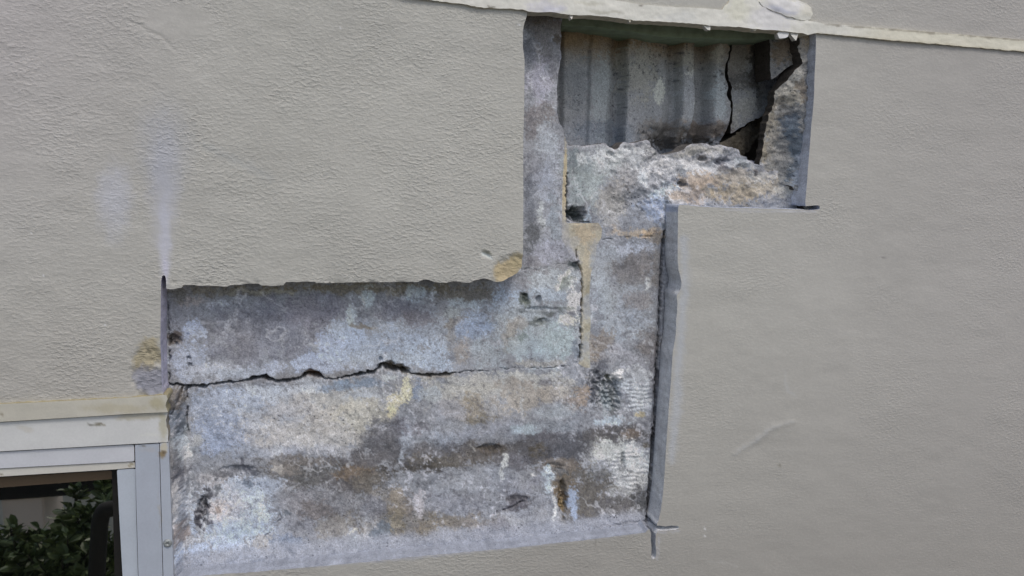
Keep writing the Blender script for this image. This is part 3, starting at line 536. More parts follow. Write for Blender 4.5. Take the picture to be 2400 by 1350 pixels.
def mason_c(x, y):
    p = Paint(x, y, (136, 137, 144), 7, True)
    p.c *= (1 + .10 * fbm(x, y, 60, 4, 81))[:, None]
    for b in BL:
        cx, cy, a, c_, col = b[:5]; op = b[5] if len(b) > 5 else .78; rot = b[6] if len(b) > 6 else 0
        p.blob(cx, cy, a, c_, col, op, rot)
    gz = .35 + .5 * sstep(-.5, .5, fbm(x, y, 110, 3, 86)) + .45 * sstep(930, 1000, y)
    gz = gz * (1 - .6 * sstep(.30, .55, p.c[..., 1]))
    p.c *= np.clip(1 + gz * (.12 * fbm(x, y, 3.6, 2, 87) + .10 * fbm(x, y, 11, 3, 89) + .08 * fbm(x, y, 28, 3, 90)), .4, 1.7)[:, None]
    # hue drift between warm and blue stains
    hd = fbm(x, y, 70, 4, 82) * .035; p.c *= np.stack([1 + hd, 1 + hd * .2, 1 - hd], -1)
    rid = 1 - np.abs(fbm(x, y, 46, 4, 201)) * 2.2; zz = sstep(-.2, .5, fbm(x, y, 150, 3, 202))
    p.tone(np.clip(sstep(.72, .98, rid) * zz * .45, 0, 1), (182, 184, 188))
    rid2 = 1 - np.abs(fbm(x, y, 38, 4, 203)) * 2.4; zz2 = sstep(0, .5, fbm(x, y, 130, 3, 204))
    p.tone(np.clip(sstep(.80, .99, rid2) * zz2 * .5, 0, 1), (104, 104, 106))
    bl = fbm(x, y, 16, 4, 205); p.c *= (1 + .10 * np.sign(bl) * np.abs(bl) ** .6 * sstep(-.4, .4, fbm(x, y, 80, 3, 206)))[:, None]
    # salt bloom and soot speckle
    sp = fbm(x, y, 7, 3, 83); zone = sstep(-.1, .5, fbm(x, y, 90, 3, 84))
    p.tone(np.clip(sstep(.35, .75, sp) * zone * .5, 0, 1) * (y > 850), (186, 188, 196))
    p.tone(np.clip(sstep(.4, .8, -sp) * .45, 0, 1), (92, 92, 98))
    bot = 1305 - (x - 410) * .090 - 14
    p.tone(sstep(-4, 14, y - bot + 7 * fbm(x, y, 30, 3, 85)) * (x < 1535) * .8, (134, 138, 147))
    for (cx, cy, a, b) in ((1492, 925, 40, 46), (1480, 1100, 58, 60)):
        m = sstep(1, .7, np.hypot((x - cx) / a, (y - cy) / b)) * sstep(.2, .9, np.sin((y + .06 * x + 5 * fbm(x, y, 26, 3, 32)) * .62)) * .4 * sstep(-.4, .3, fbm(x, y, 16, 2, 34))
        p.tone(m, (120, 122, 128))
    mu = .43; lum = np.clip(p.c @ np.array([.3, .6, .1]), .01, 1)[:, None]; p.c = np.clip(p.c * (lum / mu) ** .26 * 1.12, .01, .84)
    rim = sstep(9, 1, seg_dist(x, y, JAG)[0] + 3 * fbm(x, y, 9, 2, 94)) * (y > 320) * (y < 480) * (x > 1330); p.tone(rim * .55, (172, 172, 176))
    for Pc, dp in CR:
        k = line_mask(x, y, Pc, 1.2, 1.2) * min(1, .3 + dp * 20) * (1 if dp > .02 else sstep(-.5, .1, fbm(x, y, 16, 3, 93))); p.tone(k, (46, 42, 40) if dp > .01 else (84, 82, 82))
    p.line([(450, 904, 4), (560, 897, 6), (640, 889, 8), (700, 886, 8), (760, 884, 7), (850, 874, 9), (900, 858, 14), (950, 868, 10), (1040, 879, 5), (1120, 870, 2)], (112, 110, 108), .45, 6, 5)  # shadowed zone around the bed crack's chipped edges, painted in
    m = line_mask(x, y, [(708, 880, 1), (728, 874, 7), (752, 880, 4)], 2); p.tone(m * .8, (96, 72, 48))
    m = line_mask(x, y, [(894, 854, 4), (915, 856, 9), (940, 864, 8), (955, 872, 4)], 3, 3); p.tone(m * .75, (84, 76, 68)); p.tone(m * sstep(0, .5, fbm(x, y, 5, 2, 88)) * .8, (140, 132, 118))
    p.line([(965, 878, 4), (1010, 882, 5), (1060, 878, 3)], (118, 112, 100), .6, 4, 3)
    return p.c
def mortar_c(x, y):
    p = Paint(x, y, (170, 161, 142), 5, True); b = p.blob
    b(1372, 548, 30, 26, (178, 158, 128)); b(1324, 420, 10, 110, (180, 160, 120)); b(1338, 585, 20, 26, (168, 164, 158)); b(1378, 620, 16, 40, (180, 166, 140)); b(1376, 720, 12, 50, (168, 162, 146)); b(1380, 690, 6, 30, (146, 132, 98), .6)
    kl = sstep(8, -6, x - np.interp(y, [480, 560, 596, 612, 640], [1317, 1324, 1346, 1362, 1340]) + 8 * p.n) * (y > 500); p.tone(kl * .85, (152, 155, 164))
    kr = sstep(-10, 6, x - np.interp(y, [556, 600, 640, 860], [1402, 1388, 1384, 1386]) + 12 * p.n) * (y > 570); p.tone(kr * .85, (150, 157, 164))
    b(1378, 800, 12, 50, (172, 168, 156)); b(1392, 740, 6, 60, (152, 156, 160)); b(1398, 590, 12, 30, (160, 158, 158)); b(1322, 335, 6, 18, (140, 124, 84)); b(1322, 560, 10, 60, (158, 154, 152), .7); b(1400, 530, 12, 14, (150, 138, 124)); b(1376, 765, 8, 8, (140, 128, 96), .6)
    p.tone(sstep(-.25, .45, fbm(x, y, 26, 4, 97)) * sstep(600, 660, y) * .75, (152, 157, 162))
    p.c *= (1 + .12 * fbm(x, y, 4, 2, 98) + .08 * fbm(x, y, 14, 3, 99))[:, None]
    for Pc, dp in CR: p.tone(line_mask(x, y, Pc, 1.2, 1.2) * .85, (60, 52, 44))
    return p.c
mas = empty('block_wall', 'stained grey concrete block wall laid bare inside the sawn stucco opening', 'block wall', (0, .06, 0))
MD = .055
def block(poly, label, name='concrete_block', cf=mason_c, mats=None, back=.10):
    o = sheet(name, poly, MD, 2.2, mason_h, cf, mats or [M_CO], mas, back, (92, 90, 88)); o['label'] = label; return o
block([(1180, -30), (1340, -10), (1335, 30)] + CAVL[1:] + MJL[1:] + BTOP[1:], 'upright strip of block left of the hole')
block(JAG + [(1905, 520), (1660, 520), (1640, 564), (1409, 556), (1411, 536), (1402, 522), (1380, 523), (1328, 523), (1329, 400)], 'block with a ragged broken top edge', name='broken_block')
block([(340, 600), (1180, 600)] + BTOP[::-1] + MJR[::-1][1:] + BED[::-1][1:], 'long upper block, blue grey')
block(BED[:-1] + [(1355, 852), (1372, 862), (1384, 862), (1384, 1410), (340, 1410)], 'lower blocks, blotched with dark and white stains')
block([(1409, 556), (1640, 564), (1600, 900), (1580, 1250), (1560, 1300), (1384, 1300)] + MV2[:-1], 'right hand blocks with chisel marks')
block([(1323, 318), (1327, 330), (1330, 345), (1329, 400), (1328, 523), (1380, 523), (1402, 522), (1411, 536)] + MV2[::-1] + [(1372, 862)] + MJR + MJL[::-1][1:-1], 'pale orange mortar in the upright joint', name='mortar_joint', cf=mortar_c, mats=[M_MO])

# ---- the hollow core behind the broken face
FL_U = [1290, 1340, 1382, 1388, 1430, 1452, 1462, 1470, 1500, 1560, 1584, 1592, 1598, 1626, 1636, 1664, 1670, 1678, 1700, 1760]
FL_H = [0, .002, .008, .002, .010, .026, .030, -.006, .000, .010, .024, .022, -.006, -.001, .028, .030, .003, -.006, -.002, .004]
FL_H = [1.3 * q for q in FL_H]
def cav_h(x, y):
    ww = x + 4 * fbm(x, y, 60, 3, 101) + (y - 200) * .035
    hg = np.interp(ww, FL_U, FL_H) + .0010 * fbm(x, y, 24, 4, 102) + .0005 * fbm(x, y, 7, 2, 103)
    low = sstep(285, 335, y + 6 * fbm(x, y, 30, 3, 104)) * sstep(1480, 1560, x)
    hg = hg + low * (.030 + .008 * fbm(x, y, 12, 3, 105))                 # crumbling foot of the ribs
    hg = hg + .012 * sstep(1325, 1312, x) 
    return hg
def cav_c(x, y):
    p = Paint(x, y, (150, 150, 152), 7, True); b = p.blob
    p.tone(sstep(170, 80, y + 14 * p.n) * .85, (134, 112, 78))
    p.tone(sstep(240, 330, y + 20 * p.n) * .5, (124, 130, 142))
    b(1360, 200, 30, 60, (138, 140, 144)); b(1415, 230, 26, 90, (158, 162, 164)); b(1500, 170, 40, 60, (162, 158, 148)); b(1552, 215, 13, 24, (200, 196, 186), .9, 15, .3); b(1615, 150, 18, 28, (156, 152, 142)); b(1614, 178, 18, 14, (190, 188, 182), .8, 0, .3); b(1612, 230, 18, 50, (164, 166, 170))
    b(1630, 255, 3, 14, (200, 202, 210), .8); b(1690, 230, 16, 60, (168, 174, 178)); b(1688, 120, 12, 30, (168, 162, 150)); b(1560, 310, 80, 26, (138, 130, 124)); b(1660, 305, 50, 22, (134, 118, 106)); b(1420, 310, 80, 26, (116, 124, 136), .6); b(1600, 338, 80, 14, (70, 64, 58), .85); b(1470, 345, 60, 8, (84, 84, 86), .7)  # last dark blobs: shadow and soot behind the broken rim, painted in
    b(1730, 150, 30, 60, (128, 120, 112)); b(1750, 190, 34, 22, (92, 90, 90), .7); b(1745, 255, 34, 40, (168, 166, 160)); b(1780, 150, 20, 60, (84, 78, 74), .8); b(1785, 230, 10, 30, (110, 108, 104), .7)  # dark blobs at upper right paint the shard's shade and soot
    sp = fbm(x, y, 4.5, 2, 106); zone = sstep(-.3, .5, fbm(x, y, 50, 3, 107)); p.tone(sstep(.45, .8, -sp) * zone * .7, (66, 68, 74))
    return p.c
def rem_h(x, y): return .0045 * fbm(x, y, 42, 4, 111) + .0015 * fbm(x, y, 10, 3, 112) + .036 * sstep(1890, 1832, x + 7 * fbm(x, y, 40, 3, 113)) + .004 * np.abs(fbm(x, y, 26, 3, 114))
def rem_c(x, y):
    p = Paint(x, y, (134, 132, 132), 7, True); b = p.blob
    b(1840, 110, 26, 34, (130, 112, 90)); b(1862, 108, 8, 22, (134, 100, 70), .7); b(1892, 100, 14, 24, (156, 138, 112)); b(1880, 140, 20, 30, (154, 148, 142)); b(1850, 205, 26, 36, (160, 154, 144)); b(1862, 180, 18, 20, (168, 164, 158)); b(1842, 235, 16, 16, (120, 110, 98)); b(1868, 230, 14, 30, (150, 142, 128)); b(1880, 215, 8, 30, (116, 104, 92))
    b(1825, 280, 18, 50, (130, 120, 104)); b(1850, 270, 10, 30, (112, 108, 104)); b(1866, 290, 14, 44, (96, 104, 116), .9); b(1872, 340, 16, 70, (92, 102, 114), .85); b(1810, 350, 20, 36, (140, 128, 108)); b(1838, 340, 12, 60, (134, 128, 120)); b(1800, 385, 16, 12, (176, 176, 182)); b(1850, 370, 12, 40, (126, 124, 124)); b(1886, 400, 12, 60, (150, 156, 168))
    p.line([(1870, 175, 1), (1850, 215, 1.5), (1845, 250, 1)], (196, 190, 178), .6, 3, 3)
    sp = fbm(x, y, 4.5, 2, 116); p.tone(sstep(.4, .8, -sp) * .6, (60, 64, 70))
    return p.c
CK1 = [(1703, 90), (1709, 110), (1707, 130), (1699, 150), (1697, 172), (1700, 188), (1706, 205), (1702, 222), (1711, 238), (1713, 262), (1708, 300), (1706, 316)]
fl = [(1290, 50), (1318, 66), (1345, 67), (1372, 69), (1392, 76), (1420, 78), (1440, 82), (1466, 82), (1472, 76), (1488, 79), (1500, 83), (1530, 86), (1570, 92), (1592, 96), (1604, 92), (1630, 94), (1665, 97), (1678, 93), (1690, 95)]
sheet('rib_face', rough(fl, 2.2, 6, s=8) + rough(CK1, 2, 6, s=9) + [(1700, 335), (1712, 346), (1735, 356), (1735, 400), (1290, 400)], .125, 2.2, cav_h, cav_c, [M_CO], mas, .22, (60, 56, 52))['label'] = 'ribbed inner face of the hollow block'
CK1b = [(1716, 104), (1711, 132), (1706, 152), (1705, 172), (1708, 188), (1716, 206), (1713, 220), (1717, 240), (1717, 262), (1713, 300), (1712, 314)]
sheet('loose_shard', rough([(1722, 100), (1745, 101)] + [RP(a, b_, dd, .136) for a, b_, dd in [(1770, 104, .15), (1806, 109, .172), (1836, 112, .178), (1836, 180, .178), (1812, 200, .176), (1808, 226, .17), (1800, 250, .165), (1788, 268, .16)]] + [(1760, 284), (1738, 298), (1722, 308)], 2.2, 6, s=11) + [(1712, 314)] + rough(CK1b[::-1][1:], 1.8, 6, s=9),
      .136, 2.2, lambda x, y: .0012 * fbm(x, y, 30, 4, 121) + .040 * sstep(1745, 1850, x) * sstep(340, 160, y), cav_c, [M_CO], mas, .215, (60, 56, 52))['label'] = 'cracked shard leaning in the hollow'
sheet('loose_shard', rough([(1812, 84), (1852, 82), (1860, 100), (1867, 122), (1869, 144), (1852, 154), (1838, 164), (1826, 178), (1814, 186), (1812, 150)], 1.2, 6, closed=True, s=12), .060, 2.2, lambda x, y: .003 * fbm(x, y, 30, 4, 115) + .012 * sstep(1850, 1815, x), rem_c, [M_CO], mas, .13, (60, 56, 52))['label'] = 'small brown shard under the sealant'
WB = [RP(a, b_, .060, .022) for a, b_ in [(1850, 446), (1818, 424), (1800, 415), (1786, 400), (1781, 380), (1790, 340), (1794, 300), (1800, 270), (1813, 238), (1814, 214), (1828, 196), (1840, 176)]]
WB += [RP(a, b_, .034, .022) for a, b_ in [(1862, 163), (1874, 150), (1873, 128), (1867, 110), (1868, 84)]] + [(1930, 72), (1930, 510), (1890, 500)]
sheet('block_web', rough(WB, 2.4, 6, closed=True, s=13), .022, 2.2, rem_h, rem_c, [M_CO], mas, .082, (64, 60, 56))['label'] = 'rough right side of the hollow, brown and blue grey'
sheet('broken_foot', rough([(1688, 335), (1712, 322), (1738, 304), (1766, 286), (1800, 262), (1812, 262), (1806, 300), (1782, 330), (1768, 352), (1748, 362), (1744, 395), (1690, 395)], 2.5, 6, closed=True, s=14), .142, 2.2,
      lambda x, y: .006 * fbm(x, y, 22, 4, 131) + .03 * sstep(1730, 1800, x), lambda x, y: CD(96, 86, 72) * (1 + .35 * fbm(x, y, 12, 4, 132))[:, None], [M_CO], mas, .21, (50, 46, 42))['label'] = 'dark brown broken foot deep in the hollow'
# back and sides of the hollow and solid blockwork behind everything
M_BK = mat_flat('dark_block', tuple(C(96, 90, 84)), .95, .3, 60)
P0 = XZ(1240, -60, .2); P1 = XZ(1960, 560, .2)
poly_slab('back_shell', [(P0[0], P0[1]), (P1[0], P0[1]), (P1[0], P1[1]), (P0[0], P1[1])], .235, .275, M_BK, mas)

# rubble lying on the ledge of the hollow
def rock(name, u, vv, Y, r, tone, parent, seed, mat=M_CO, sq=(1, 1, 1)):
    import bmesh
    bm = bmesh.new(); bmesh.ops.create_icosphere(bm, subdivisions=3, radius=r); rr = random.Random(seed)
    cuts = [(Vector((rr.uniform(-1, 1), rr.uniform(-1, 1), rr.uniform(-1, 1))).normalized(), rr.uniform(.35, .75)) for _ in range(9)]
    for q in bm.verts:
        for nn, dd in cuts:
            s_ = q.co.dot(nn) - dd * r
            if s_ > 0: q.co -= nn * s_
        q.co += Vector((rr.uniform(-1, 1), rr.uniform(-1, 1), rr.uniform(-1, 1))) * r * .04
        q.co = Vector((q.co.x * sq[0], q.co.y * sq[1], q.co.z * sq[2]))
    me = D.meshes.new(name); c0 = W(u, vv, Y); bmesh.ops.translate(bm, verts=bm.verts, vec=Vector(c0) if parent is not None else Vector((0, 0, 0)))
    bm.to_mesh(me); bm.free(); me.materials.append(mat)
    a = me.color_attributes.new('tone', 'FLOAT_COLOR', 'POINT'); a.data.foreach_set('color', np.tile(np.array([*C(*tone), 1], np.float32), len(me.vertices)))
    o = add(name, me, parent)
    if parent is None: o.location = Vector(c0)
    return o
tag(rock('rubble_chip', 1762, 384, .095, .016, (150, 150, 160), None, 3, sq=(1.2, 1, .6)), 'small grey concrete chip lying at the foot of the dark crack', 'rubble')
tag(rock('rubble_chip', 1818, 398, .085, .013, (166, 166, 174), None, 5, sq=(1.5, 1, .5)), 'pale flat concrete chip on the broken ledge at the right', 'rubble')

# ------------------------------------------------------------------ sealant joint across the top
band = empty('sealant_joint', 'cream painted sealant band smeared across the wall above the hole', 'joint', (0, 0, 0))
def trim_c(x, y):
    p = Paint(x, y, (210, 206, 188), 6); b = p.blob
    p.c *= (1 + .05 * fbm(x, y, 70, 3, 141, 3))[:, None]
    p.tone(sstep(1950, 2100, x) * .4, (194, 188, 160))
    b(1275, 18, 40, 16, (182, 182, 188), .7); b(1300, 24, 24, 8, (172, 174, 184), .6); b(1590, 40, 50, 12, (186, 188, 184), .6); b(1810, 40, 50, 30, (204, 207, 212), .8); b(1840, 16, 50, 24, (200, 204, 212), .8); b(1835, 24, 26, 6, (168, 172, 184), .7, 15); b(1730, 20, 30, 30, (202, 198, 180), .7); b(1890, 25, 16, 18, (196, 194, 180), .7)
    b(1380, 8, 40, 5, (168, 166, 150), .5, 4); b(1420, 28, 36, 3, (160, 158, 142), .5, 6); b(1502, 12, 4, 2, (110, 102, 90), .8); b(1150, 16, 8, 2, (90, 84, 70), .8)
    edge = sstep(5, 0, abs(y - (78 + (x - 1912) * .086)) + 2 * p.n) * .35 * (x > 1915); p.tone(edge, (150, 142, 116))
    k = sstep(4, 0, abs(y - (56 + (x - 1925) * .080)) + 3 * p.n) * (x > 1930) * .7; p.tone(k, (112, 104, 90))
    return p.c
def dome(a, k=.003):
    return lambda x, y: .0006 * fbm(x, y, 26, 3, 142, 2.5) + .0004 * fbm(x, y, 9, 2, 143)
low = [(4200, 268), (2720, 148), (2400, 121), (2150, 99), (2060, 92), (1990, 84), (1916, 77), (1905, 79), (1893, 82), (1880, 77), (1862, 76), (1840, 73), (1800, 70), (1770, 68), (1740, 64), (1700, 62), (1668, 60), (1640, 57), (1600, 53), (1560, 51), (1500, 48), (1470, 46), (1430, 40), (1400, 37), (1350, 35), (1330, 34), (1300, 29), (1262, 29), (1238, 27), (1225, 22), (1180, 20), (1120, 17), (1096, 11), (1060, 7), (1010, 0), (900, -14), (860, -30)]
hi = [(860, -60), (1000, -44), (1200, -24), (1330, -13), (1440, 0), (1500, 10), (1560, 15), (1640, 19), (1692, 23)]
blobp = [(1692, 23), (1698, 14), (1706, 8), (1712, -4), (1722, -18), (1790, -24), (1830, -6), (1870, 0), (1890, 8), (1902, 18), (1905, 32), (1900, 44), (1893, 49)]
tail = [(1893, 49), (1912, 51), (1928, 55), (2000, 60), (2100, 68), (2200, 76), (2300, 85), (2400, 93), (2720, 120), (4200, 245)]
sheet('sealant_band', rough(low, 1.0, 7, s=21) + rough(hi, .6, 9, s=22) + rough(blobp, 1.2, 7, s=24) + rough(tail, .6, 9, s=23), -.005, 3, dome(0), trim_c, [M_TR], band, .030, (170, 164, 144))
tong = [(1845, 2), (1870, 3), (1888, 10), (1901, 18), (1904, 32), (1899, 43), (1885, 47), (1865, 43), (1840, 36), (1815, 26), (1790, 14), (1780, 2), (1790, -8), (1820, -4)]
sheet('sealant_smear', rough(tong, 2, 7, closed=True, s=25), -.0085, 3, lambda x, y: .003 * sstep(.3, 1.1, np.hypot((x - 1845) / 62, (y - 18 - (x - 1845) * .25) / 28)) + .0008 * fbm(x, y, 14, 3, 145), trim_c, [M_TR], band, -.003, (184, 182, 170))
for (u, vv, a, b_, t_, s_) in ((1656, 62, 11, 10, (178, 178, 172), 1), (1835, 80, 14, 11, (176, 178, 178), 2), (1861, 82, 14, 13, (180, 180, 174), 3), (1475, 47, 4, 8, (176, 172, 156), 4), (1338, 38, 6, 9, (178, 176, 168), 5), (1768, 69, 8, 4, (180, 178, 164), 6)):
    r_ = random.Random(s_)
    pts = {1: [(-.9, -.5), (.5, -.6), (.8, 0), (.6, 1), (0, .8)], 2: [(-1, 0), (-.6, -.8), (.3, -1), (1, -.3), (.7, .6), (.2, .9), (-.8, 1)], 3: [(-.9, -.7), (.9, -1), (.6, 0), (.1, 1.1), (-.3, .5)]}.get(s_, [(-1, -.8), (1, -.6), (.5, .3), (.1, 1), (-.5, .2)])
    sheet('paint_flake', [(u + p_[0] * a, vv + p_[1] * b_) for p_ in pts], -.001, 2, lambda x, y: .004 * sstep(-8, 14, y - vv) * -1 + .0006 * fbm(x, y, 5, 2, 146), lambda x, y: np.tile(C(*t_), (len(x), 1)), [M_TR], band, .0075 if s_ != 2 else .009, (170, 168, 158))
# brown bedding and green grey flashing strip seen from below, under the sealant
M_BR = mat_flat('brown_mortar', tuple(C(128, 104, 84)), .95, .35, 120)
M_GR = mat_flat('green_flashing', tuple(C(112, 126, 104)), .7, .2, 50)
def strip(name, P, y0, y1, mat, parent, label=None):
    return poly_slab(name, [XZ(a, b_, y0) for a, b_ in P], y0, y1, mat, parent, None, 0, label)
strip('bedding', rough([(1322, 28), (1500, 40), (1700, 52), (1912, 66), (1912, 76), (1880, 72), (1800, 66), (1700, 60), (1600, 51), (1500, 46), (1420, 39), (1322, 36)], .9, 9, closed=True, s=31), .031, .060, M_BR, band)
fo = empty('flashing_strip', 'grey green strip seen from below in the top of the hole', 'flashing', (0, .06, 0))
strip('strip', rough([(1318, 40), (1500, 52), (1700, 62), (1900, 76), (1905, 92), (1860, 93), (1812, 90), (1760, 91), (1700, 91), (1650, 89), (1590, 88), (1545, 85), (1510, 79), (1460, 72), (1420, 67), (1380, 61), (1318, 58)], .8, 9, closed=True, s=32), .061, .180, M_GR, fo)

# ------------------------------------------------------------------ window
win = empty('window', 'white painted window frame with dark glass reflecting a leafy shrub', 'window', (0, 0, 0))
def fr_c(tone, extra=()):
    def f(x, y):
        p = Paint(x, y, tone, 5); p.c *= (1 + .03 * fbm(x, y, 60, 3, 151, 3))[:, None]
        for e in extra: p.blob(*e)
        return p.c
    return f
def und(a=.0006): return lambda x, y: a * fbm(x, y, 70, 3, 152, 3)
G1 = [(235, 994, 9, 3, (110, 106, 92), .9, -10), (212, 996, 8, 2, (100, 98, 90), .9, 10), (247, 996, 4, 1.5, (130, 124, 108), .8), (330, 975, 60, 8, (150, 144, 122), .6, -4), (60, 1005, 20, 6, (170, 168, 160), .6, 20), (350, 1020, 30, 4, (190, 192, 186), .5, -6), (382, 1000, 10, 30, (158, 154, 132), .7)]
G0 = [(280, 958, 80, 10, (160, 155, 134), .6), (2, 970, 4, 4, (120, 112, 96), .8), (370, 945, 20, 16, (150, 144, 116), .7), (276, 962, 3, 1, (110, 100, 80), .9), (285, 958, 2, 1, (100, 90, 70), .9)]
G2 = [(350, 1055, 22, 6, (158, 158, 160), .5), (330, 1046, 14, 2, (90, 86, 76), .8, -8), (386, 1052, 9, 16, (176, 170, 150), .8), (384, 1064, 10, 8, (124, 110, 84), .95), (388, 1060, 5, 4, (92, 82, 66), .8), (340, 1200, 12, 140, (150, 156, 166), .4), (374, 1188, 2, 40, (150, 146, 136), .5)]
e1 = rough([(391, 925), (393, 935), (388, 950), (392, 962), (394, 966)], 1.5, 4, s=41)
sheet('caulk_bead', [(L, 962), (0, 947), (300, 932)] + e1 + [(300, 970), (0, 989), (L, 1006)], -.006, 4, und(.0012), fr_c((170, 168, 157), G0), [M_TR], win, .04, (140, 132, 104))
e2 = rough([(394, 966), (388, 985), (390, 1000), (394, 1010), (395, 1036)], 1.2, 5, s=42)
sheet('head_board', [(L, 1007), (0, 990), (300, 971)] + e2 + [(300, 1041), (0, 1058), (L, 1074)], -.001, 4, und(), fr_c((182, 184, 183), G1), [M_FR], win, .05, (120, 112, 96))
sheet('head_rail', [(L, 1075), (0, 1059.5), (200, 1048), (314, 1042), (315, 1081), (0, 1098), (L, 1114)], .003, 4, und(.0003), fr_c((176, 179, 184)), [M_FR], win, .05, (150, 148, 146))
sheet('head_bead', [(L, 1115), (0, 1099), (315, 1082), (317, 1096), (272, 1100), (0, 1117), (L, 1133)], .0055, 4, und(.0003), fr_c((178, 177, 170), [(305, 1092, 8, 3, (130, 120, 92), .8, -30), (3, 1114, 5, 2, (110, 100, 80), .8)]), [M_FR], win, .05, (120, 108, 90))
sheet('jamb', [(316.5, 1043), (373, 1039), (377, 1200), (383, 1400), (390, B_), (332, B_), (326, 1400), (320, 1200)], .001, 4, und(.0003), fr_c((152, 159, 169), G2), [M_FR], win, .05, (150, 152, 156))
sheet('jamb', [(274, 1101), (317.5, 1098), (319, 1200), (325, 1400), (331, B_), (300, B_), (290, 1400), (279, 1200)], .007, 4, und(.0003), fr_c((160, 168, 177)), [M_FR], win, .05, (70, 68, 64))
sheet('jamb', [(374.5, 1039), (395, 1037), (398, 1120), (401, 1200), (405, 1300), (409, 1400), (418, B_), (391, B_), (384.5, 1400), (378.5, 1200)], -.001, 3, und(.0006), fr_c((154, 161, 171), G2), [M_FR], win, .056, (140, 142, 146))
sheet('head_reflection', [(L, 1136), (0, 1119), (262, 1103), (262, 1123), (0, 1143), (L, 1160)], .030, 4, und(.0003), fr_c((92, 78, 62)), [M_FR], win, .036, (60, 50, 40))  # brown strip standing in for the head's underside mirrored in the glass
M_DK = mat_flat('black_reflection', (.012, .011, .010), .6, .2, 60)
def W3(u, vv, Y): return Vector(W(u, vv, Y))
strip('jamb_reflection', [(262, 1098), (286, 1098), (304, B_), (276, B_)], .030, .050, M_DK, win)  # black strip standing in for the shaded jamb side mirrored in the glass
gm, gt, gp = newmat('window_glass'); gp.inputs['Base Color'].default_value = (.004, .005, .004, 1); gp.inputs['Roughness'].default_value = .015; gp.inputs['IOR'].default_value = 6
gv = mapping(gt); gt.links.new(bump(gt, noise(gt, gv, 5, 1, .5), .04, .003), gp.inputs['Normal'])
bl = XZ(-1500, 3000, .04); wz0 = 2.2
pl, pr = -1.9, XZ(300, 1300, .04)[0] + .02
tz = XZ(0, 1090, .04)[1] + .03
poly_slab('pane', [(pl, wz0), (pr, wz0), (pr, tz), (pl, tz)], .036, .042, gm, win)
# sill, left jamb and the wall parts beyond, out of the picture
jr = XZ(418, B_); wlx = XZ(L, 1000)[0]
M_WF = mat_flat('frame_white', tuple(C(172, 176, 182)), .4, .04, 20)
poly_slab('jamb', [XZ(300, B_ + 1), XZ(418, B_ + 1), (jr[0], wz0 - .02), (XZ(300, B_)[0], wz0 - .02)], 0, .05, M_WF, win)
poly_slab('sill', [(-1.95, wz0 - .07), (jr[0] + .05, wz0 - .07), (jr[0] + .05, wz0 - .02), (-1.95, wz0 - .02)], -.05, .05, M_WF, win)
hz0 = XZ(L, 1133)[1]; hz1 = XZ(L, 962)[1]
poly_slab('head_board', [(-1.95, hz1), (wlx, hz1), (wlx, hz0), (-1.95, hz0)], 0, .05, M_WF, win)
poly_slab('jamb', [(-1.95, hz0), (-1.85, hz0), (-1.85, wz0 - .02), (-1.95, wz0 - .02)], 0, .05, M_WF, win)
poly_slab('stucco_coat', [(-4, lt[1]), lt, (wlx, hz1), (-1.95, hz1), (-1.95, wz0 - .07), (jr[0] + .05, wz0 - .07), (jr[0], lb[1]), (XZ(420, B_)[0], lb[1]), rb, (4, rb[1]), (4, 0), (-4, 0)], .001, .058, M_ST, wall, (146, 145, 140), label='stucco round and below the window')
poly_slab('wall_core', [(-4, 0), (4, 0), (4, TOPZ), (-4, TOPZ)], .28, .42, M_BK, wall)
# countersunk screw at the edge of the frame
def screw():
    import bmesh
    bm = bmesh.new(); prof = [(0, -.0006), (.0018, -.0006), (.0022, -.0026), (.0045, -.0034), (.0066, -.0022), (.0078, 0)]
    nseg = 20; rings = []
    for r_, y_ in prof: rings.append([bm.verts.new((r_ * math.cos(2 * math.pi * k / nseg), y_, r_ * math.sin(2 * math.pi * k / nseg))) for k in range(nseg)] if r_ else [bm.verts.new((0, y_, 0))])
    for a, b_ in zip(rings[:-1], rings[1:]):
        for k in range(nseg):
            k2 = (k + 1) % nseg
            if len(a) == 1: bm.faces.new((a[0], b_[k], b_[k2]))
            else: bm.faces.new((a[k], b_[k], b_[k2], a[k2]))
    c0 = W3(393, 1273, -.0012); bmesh.ops.translate(bm, verts=bm.verts, vec=c0)
    bmesh.ops.recalc_face_normals(bm, faces=bm.faces); me = D.meshes.new('screw'); bm.to_mesh(me); bm.free()
    for q in me.polygons: q.use_smooth = True
    me.materials.append(mat_flat('dull_screw', tuple(C(128, 132, 132)), .5, .3, 300, .3)); add('screw', me, win)
screw()

# ------------------------------------------------------------------ surroundings (behind the camera; the glass reflects them)
gme = D.meshes.new('ground'); gs = 120
gme.from_pydata([(-gs, -gs, 0), (gs, -gs, 0), (gs, gs, 0), (-gs, gs, 0)], [], [(0, 1, 2, 3)])
gme.materials.append(mat_flat('paving', (.20, .19, .17), .9, .3, 3)); go = add('ground', gme); tag(go, kind='structure')

def mirror_pt(u, vv, dist):
    """real place of something whose reflection shows at (u, vv) in the pane, `dist` in front of the wall"""
    q = W(u, vv, .036); d = q - np.array([0, -CAMD, CAMZ]); d = d / d[1]
    t = dist + .036; return Vector((q[0] + d[0] * t, .036 - t, q[2] + d[2] * t))
